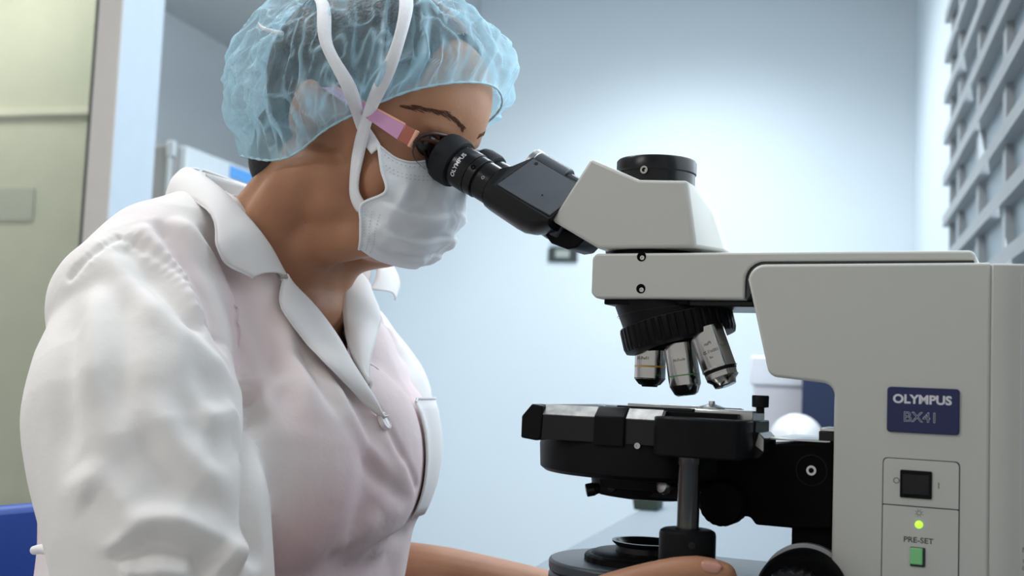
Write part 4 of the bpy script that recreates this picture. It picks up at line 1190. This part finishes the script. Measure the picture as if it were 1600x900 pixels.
def caprad(d):
    a = .143 if d.x > 0 else .114
    c = .097 if d.z > 0 else .075
    e = 2.25
    return (abs(d.x/a)**e + abs(d.y/.108)**e + abs(d.z/c)**e)**(-1/e)
NA, NB = 440, 130
layer = []
rows = []
TOP = Vector((.10, 0, 1)).normalized()
for j in range(NB+1):
    w = j/NB; row = []
    for i in range(NA):
        t = i/NA
        E = eloop(t); de = E-HC; re = de.length; de = de.normalized()
        ang = math.acos(max(-1, min(1, de.dot(TOP))))
        over = .10 if True else 0
        # sweep a little past the edge direction, then curl back in to the elastic
        perp = (de - TOP*de.dot(TOP)).normalized()
        th = ang*(w**.92)
        if w < .001: th = 0
        d = TOP*math.cos(th) + perp*math.sin(th)
        r = caprad(d)
        k = max(0, (w-.86)/.14); k = k*k*(3-2*k)
        r = r*(1-k) + re*1.002*k
        p = HC + d*r
        # gathers above the elastic, long crumple folds higher up
        gath = math.exp(-((w-.88)/.10)**2)
        ph = t*2*math.pi
        q = d*1.0
        lon = 1-abs(noise.noise(Vector((math.cos(ph)*3.4, math.sin(ph)*3.4, w*1.3+7)))*2.2)
        fine = 1-abs(noise.noise(Vector((math.cos(ph)*9, math.sin(ph)*9, w*3.0)))*2.0)
        rid = 1-abs(noise.noise(q*5.5+Vector((3,1,2))))*2.4
        body_w = min(1, w*4)*(1-k)
        disp = (.0085*(lon-.55) + .0055*(fine-.55)*(.35+.65*w))*body_w + .0050*(rid-.5)*(1-k)
        disp += .0032*gath*math.sin(ph*46 + 3*noise.noise(Vector((math.cos(ph)*5, math.sin(ph)*5, 1))))
        row.append(p + d*disp)
        s1 = max(0, lon-.80)/.20; s2 = max(0, fine-.80)/.20; s3 = max(0, rid-.82)/.18
        layer.append(min(.62, .46*s1*body_w + .34*s2*min(1, .3+w) + .40*s3 + .10*gath + .25*k + .12*max(0, (w-.6)/.4) + .22*max(0, min(1, (-d.x-.45)/.4))))
    rows.append(row)
gcap = G().rings(rows, closed=True, cap=False)
cap_bvh = BVHTree.FromPolygons([tuple(v) for v in gcap.v], gcap.f)
cap_o = pob('hair_cap', gcap, 'cap_sheet', None, smooth=179, label='crumpled translucent light blue hair cap')
la = cap_o.data.attributes.new('layer', 'FLOAT', 'POINT'); la.data.foreach_set('value', np.array(layer, dtype=np.float32))
pob('elastic_edge', G().tube([eloop(i/160) for i in range(160)], [.0010+.0003*math.sin(i*2.3) for i in range(160)], 8, closed=True), 'cap_edge' if 'cap_edge' in MATS else 'tie_white', cap_o)
tp = hit(cap_bvh, 412, 45)[0]
if tp is None: tp = Vector((-.395, -.01, 1.315))
pob('seam_tuft', G().tube([tp + Vector((.02, 0, -.006)), tp, tp + Vector((-.006, 0, .006))], [.002, .0018, .0004], 8, sub=4), 'tie_white', cap_o)

# ---- face mask
MK = [[(.047, -.067, .098), (.067, -.053, .093), (.081, -.026, .104), (.088, 0, .113)],
      [(.058, -.068, .080), (.074, -.054, .078), (.086, -.028, .084), (.092, 0, .088)],
      [(.067, -.066, .064), (.078, -.052, .063), (.088, -.028, .065), (.092, 0, .066)],
      [(.050, -.067, .048), (.074, -.053, .047), (.087, -.029, .047), (.091, 0, .048)],
      [(.052, -.064, .034), (.070, -.050, .031), (.083, -.028, .030), (.087, 0, .031)],
      [(.054, -.059, .020), (.067, -.044, .017), (.076, -.024, .016), (.079, 0, .017)],
      [(.050, -.050, .011), (.058, -.036, .007), (.065, -.020, .006), (.068, 0, .006)]]
ctrl = []
for r in MK:
    near = [hd(*p) for p in r]; far = [hd(p[0], -p[1], p[2]) for p in r[-2::-1]]
    ctrl.append(near + far)
rows = []; NM = 72; NMU = 84
CEN = hd(.03, 0, .05)
for i in range(NM+1):
    t = i/NM*(len(ctrl)-1); row = []
    for j in range(NMU+1):
        u = j/NMU*6
        p = crom([crom(ctrl[k], u) for k in range(len(ctrl))], t)
        q = (p-CEN).normalized()
        cx = min(1, min(j, NMU-j)/10)
        f = .0
        # pleats run from the near corner across; crumple where the paper buckles
        for tc0, amp in ((2.3, .0034), (3.5, .0036), (4.7, .003)):
            sl = tc0 + .35*math.sin(u*1.1)
            x = (t-sl)
            f += amp*(1/(1+math.exp(-max(-30, min(30, x*30)))) - 1/(1+math.exp(-(x-.6)*6)))
        f += (.0046*(1-abs(noise.noise(p*20+Vector((2,7,1)))*2.6)) + .0016*(1-abs(noise.noise(p*55+Vector((4,2,1)))*2.4)))*min(1, .25+t/2.2)*min(1, .15+(6-t)/1.2) - .0025*min(1, (6-t)/1.2)
        row.append(p + q*(f*cx))
    rows.append(row)
mask_g = G().rings(rows, closed=False)
mask_bvh = BVHTree.FromPolygons([tuple(v) for v in mask_g.v], mask_g.f)
mask_o = pob('face_mask', mask_g, 'mask_white', None, smooth=179, label='white pleated surgical mask')
s_ = mask_o.modifiers.new('s', 'SOLIDIFY'); s_.thickness = .0010; s_.offset = -1
edge = [rows[i][0] for i in range(NM+1)]
pob('side_binding', G().tube(edge, .0014, 8), 'mask_white', mask_o)
pob('top_binding', G().tube(rows[0], .0011, 8), 'mask_white', mask_o)
def stitch_row(name, pts, every):
    g = G()
    for k in range(0, len(pts)-1, every):
        a, b = pts[k], pts[k+1]
        n_ = (a-CEN).normalized()*.0008
        m_ = a*.4 + b*.6
        g.tube([a+n_, m_+n_], .00032, 5)
    return pob(name, g, 'stitch_grey', mask_o)
stitch_row('stitch_line', rows[4][4:NMU-4], 2); stitch_row('stitch_line', rows[9][4:NMU-4], 2); stitch_row('stitch_line', rows[11][4:NMU-4], 2)
for c_ in (3, 6, 9):
    stitch_row('stitch_line', [rows[i][c_] for i in range(38, NM-3)], 2)
# ties: woven tapes from the mask corners up over the cap
def tape(name, pts, nrm, width, label=None):
    P, _ = spline(pts, [0]*len(pts), 8); Nq, _ = spline(nrm, [0]*len(nrm), 8)
    rows = []
    for k in range(len(P)):
        t = (P[min(k+1, len(P)-1)] - P[max(k-1, 0)]).normalized(); n_ = Nq[k].normalized(); s_ = t.cross(n_).normalized()
        w = width*(1 + .10*math.sin(k*.5))
        rows.append([P[k]+s_*w*.5, P[k]+s_*w*.18+n_*.0004, P[k]-s_*w*.18+n_*.0004, P[k]-s_*w*.5])
    o = pob(name, G().rings(rows, closed=False), 'tie_white', mask_o, smooth=60, label=label)
    m_ = o.modifiers.new('s', 'SOLIDIFY'); m_.thickness = .0007; m_.offset = 0
    return o
allb = G().join(gcap) if False else None
def lay(px, py, off):
    best = None
    for b in (cap_bvh, body_bvh):
        r = dirlocal(cam_ray(px, py)).normalized()
        p, nn, i, d = b.ray_cast(CAML, r)
        if p is not None and (best is None or d < best[2]):
            if nn.dot(r) > 0: nn = -nn
            best = (p + nn*off, nn, d)
    return best
def over_top(s, l, off):
    # undo the base shift: cap geometry is in the figure's own frame only after pob, the tree keeps bench coordinates
    p, nn, i, d = cap_bvh.ray_cast(Vector((s, l, 1.6)), Vector((0, 0, -1)))
    return (p + Vector((0, 0, off)), Vector((0, 0, 1)))
for name, pix, ends, lab in (
    ('upper_tie', [(592, 236), (571, 196), (540, 135), (512, 70), (502, 14)], [(-.318, -.045), (-.318, .0), (-.312, .05)], 'white tie tape curving back over the cap'),
    ('lower_tie', [(570, 326), (563, 295), (568, 235), (582, 165), (606, 92), (640, 12)], [(-.222, -.040), (-.230, .0), (-.262, .05)], 'white tie tape rising steeply over the cap')):
    P = []; Nn_ = []
    for px, py in pix:
        b = lay(px, py, .0065)
        if b: P.append(b[0]); Nn_.append(b[1])
    for s, l in ends:
        p, n_ = over_top(s, l, .005)
        P.append(p); Nn_.append(n_)
    # average the normals so the tape does not twist with every crumple
    Ns = [(Nn_[max(i-1, 0)] + Nn_[i]*1.0 + Nn_[min(i+1, len(P)-1)]).normalized() for i in range(len(P))]
    tape(name, P, Ns, .0105, lab)

# ---- glasses
gl = empty('eyeglasses', (0, 0, 0)); gl.parent = person
gl['label'] = 'pink and copper framed eyeglasses'
def gob(name, g, m, bevel=0, parent=None, label=None):
    g.v = [(x-PB.x, y, z) for x, y, z in g.v]
    return obj(name, g, m, parent or gl, bevel, 2, 50, label)
for s in (-1, 1):
    def bar(p, q, h0, h1, th):
        p, q = Vector(p), Vector(q); up = HR @ Vector((0, 0, 1)); d = (q-p).normalized(); sd = d.cross(up).normalized(); up = sd.cross(d)
        return G().rings([[p+up*h0+sd*th, p+up*h0-sd*th, p-up*h0-sd*th, p-up*h0+sd*th], [q+up*h1+sd*th, q+up*h1-sd*th, q-up*h1-sd*th, q-up*h1+sd*th]])
    A_ = loc(575, 180, -.0775); B_ = loc(628, 207, -.0745); C_ = loc(646, 217, -.0715); D_ = loc(500, 128, -.079)
    fl_ = (lambda p: p) if s < 0 else (lambda p: Vector((p.x, -p.y, p.z)))
    A_, B_, C_, D_ = map(fl_, (A_, B_, C_, D_))
    gob('temple_arm', bar(D_, B_, .0030, .0068, .0013), 'temple_pink', .0005, label='pink temple arm')
    gob('temple_edge', bar(D_ + HR @ Vector((0, 0, .0032)), B_ + HR @ Vector((0, 0, .0072)), .0007, .0007, .0016), 'copper_edge', .0002)
    gob('end_piece', bar(B_, C_, .0070, .0070, .0018), 'copper', .0006, label='copper hinge piece')
    gob('end_piece_edge', bar(C_ - (C_-B_)*.12, C_ + (C_-B_)*.10, .0074, .0074, .0024), 'copper_edge', .0004)
    # lens and brow bar
    lc = hd(.0905, .034*s, .107)
    ring_ = []
    for i in range(28):
        a = 2*math.pi*i/28; c, q = math.cos(a), math.sin(a)
        yy = .027*math.copysign(abs(c)**.75, c); zz = .0165*math.copysign(abs(q)**.75, q)
        ring_.append(hd(.090 - .012*((yy*1.0 + .003)/.027)**2*(1 if yy*1 > 0 else .3) , (.034+yy)*s, .107+zz))
    gob('lens', G().rings([ring_, [p + HR @ Vector((.0012, 0, 0)) for p in ring_]]), 'glass_lens', 0)
    top = [ring_[i % 28] for i in range(0, 15)]
    gob('brow_bar', G().tube([C_] + [p + HR @ Vector((.0006, 0, 0)) for p in top], [.003] + [.0016]*15, 8), 'frame_brown', 0)
gob('bridge', G().tube([hd(.090, -.008, .112), hd(.095, 0, .115), hd(.090, .008, .112)], .0012, 8, sub=4), 'frame_brown')

# ---- lower body, out of the picture: trousers and shoes under the bench
g = G()
for s in (-1, 1):
    g.capsule([(-.42, .095*s, .545), (-.22, .11*s, .560), (.0, .12*s, .560), (.035, .12*s, .50), (.02, .12*s, .30), (.01, .12*s, .11)], (.085, .080, .062, .058, .055, .042), 20, 5)
g.ell((-.43, 0, .585), (.13, .17, .098))
pmesh('trousers', bake(g, .008, 4), 'trouser')
for s in (-1, 1):
    g = G().rings([[(.02-.055*0 + x, .12*s + .042*math.cos(a)*w, max(.003, .045 + .045*math.sin(a)*h)) for a in [2*math.pi*i/20 for i in range(20)]] for x, w, h in
        ((-.075, .4, .5), (-.065, .8, .9), (0, .9, 1.1), (.06, 1.0, .9), (.13, .95, .7), (.17, .6, .5), (.18, .2, .3))])
    pob('shoe', g, 'shoe_white')
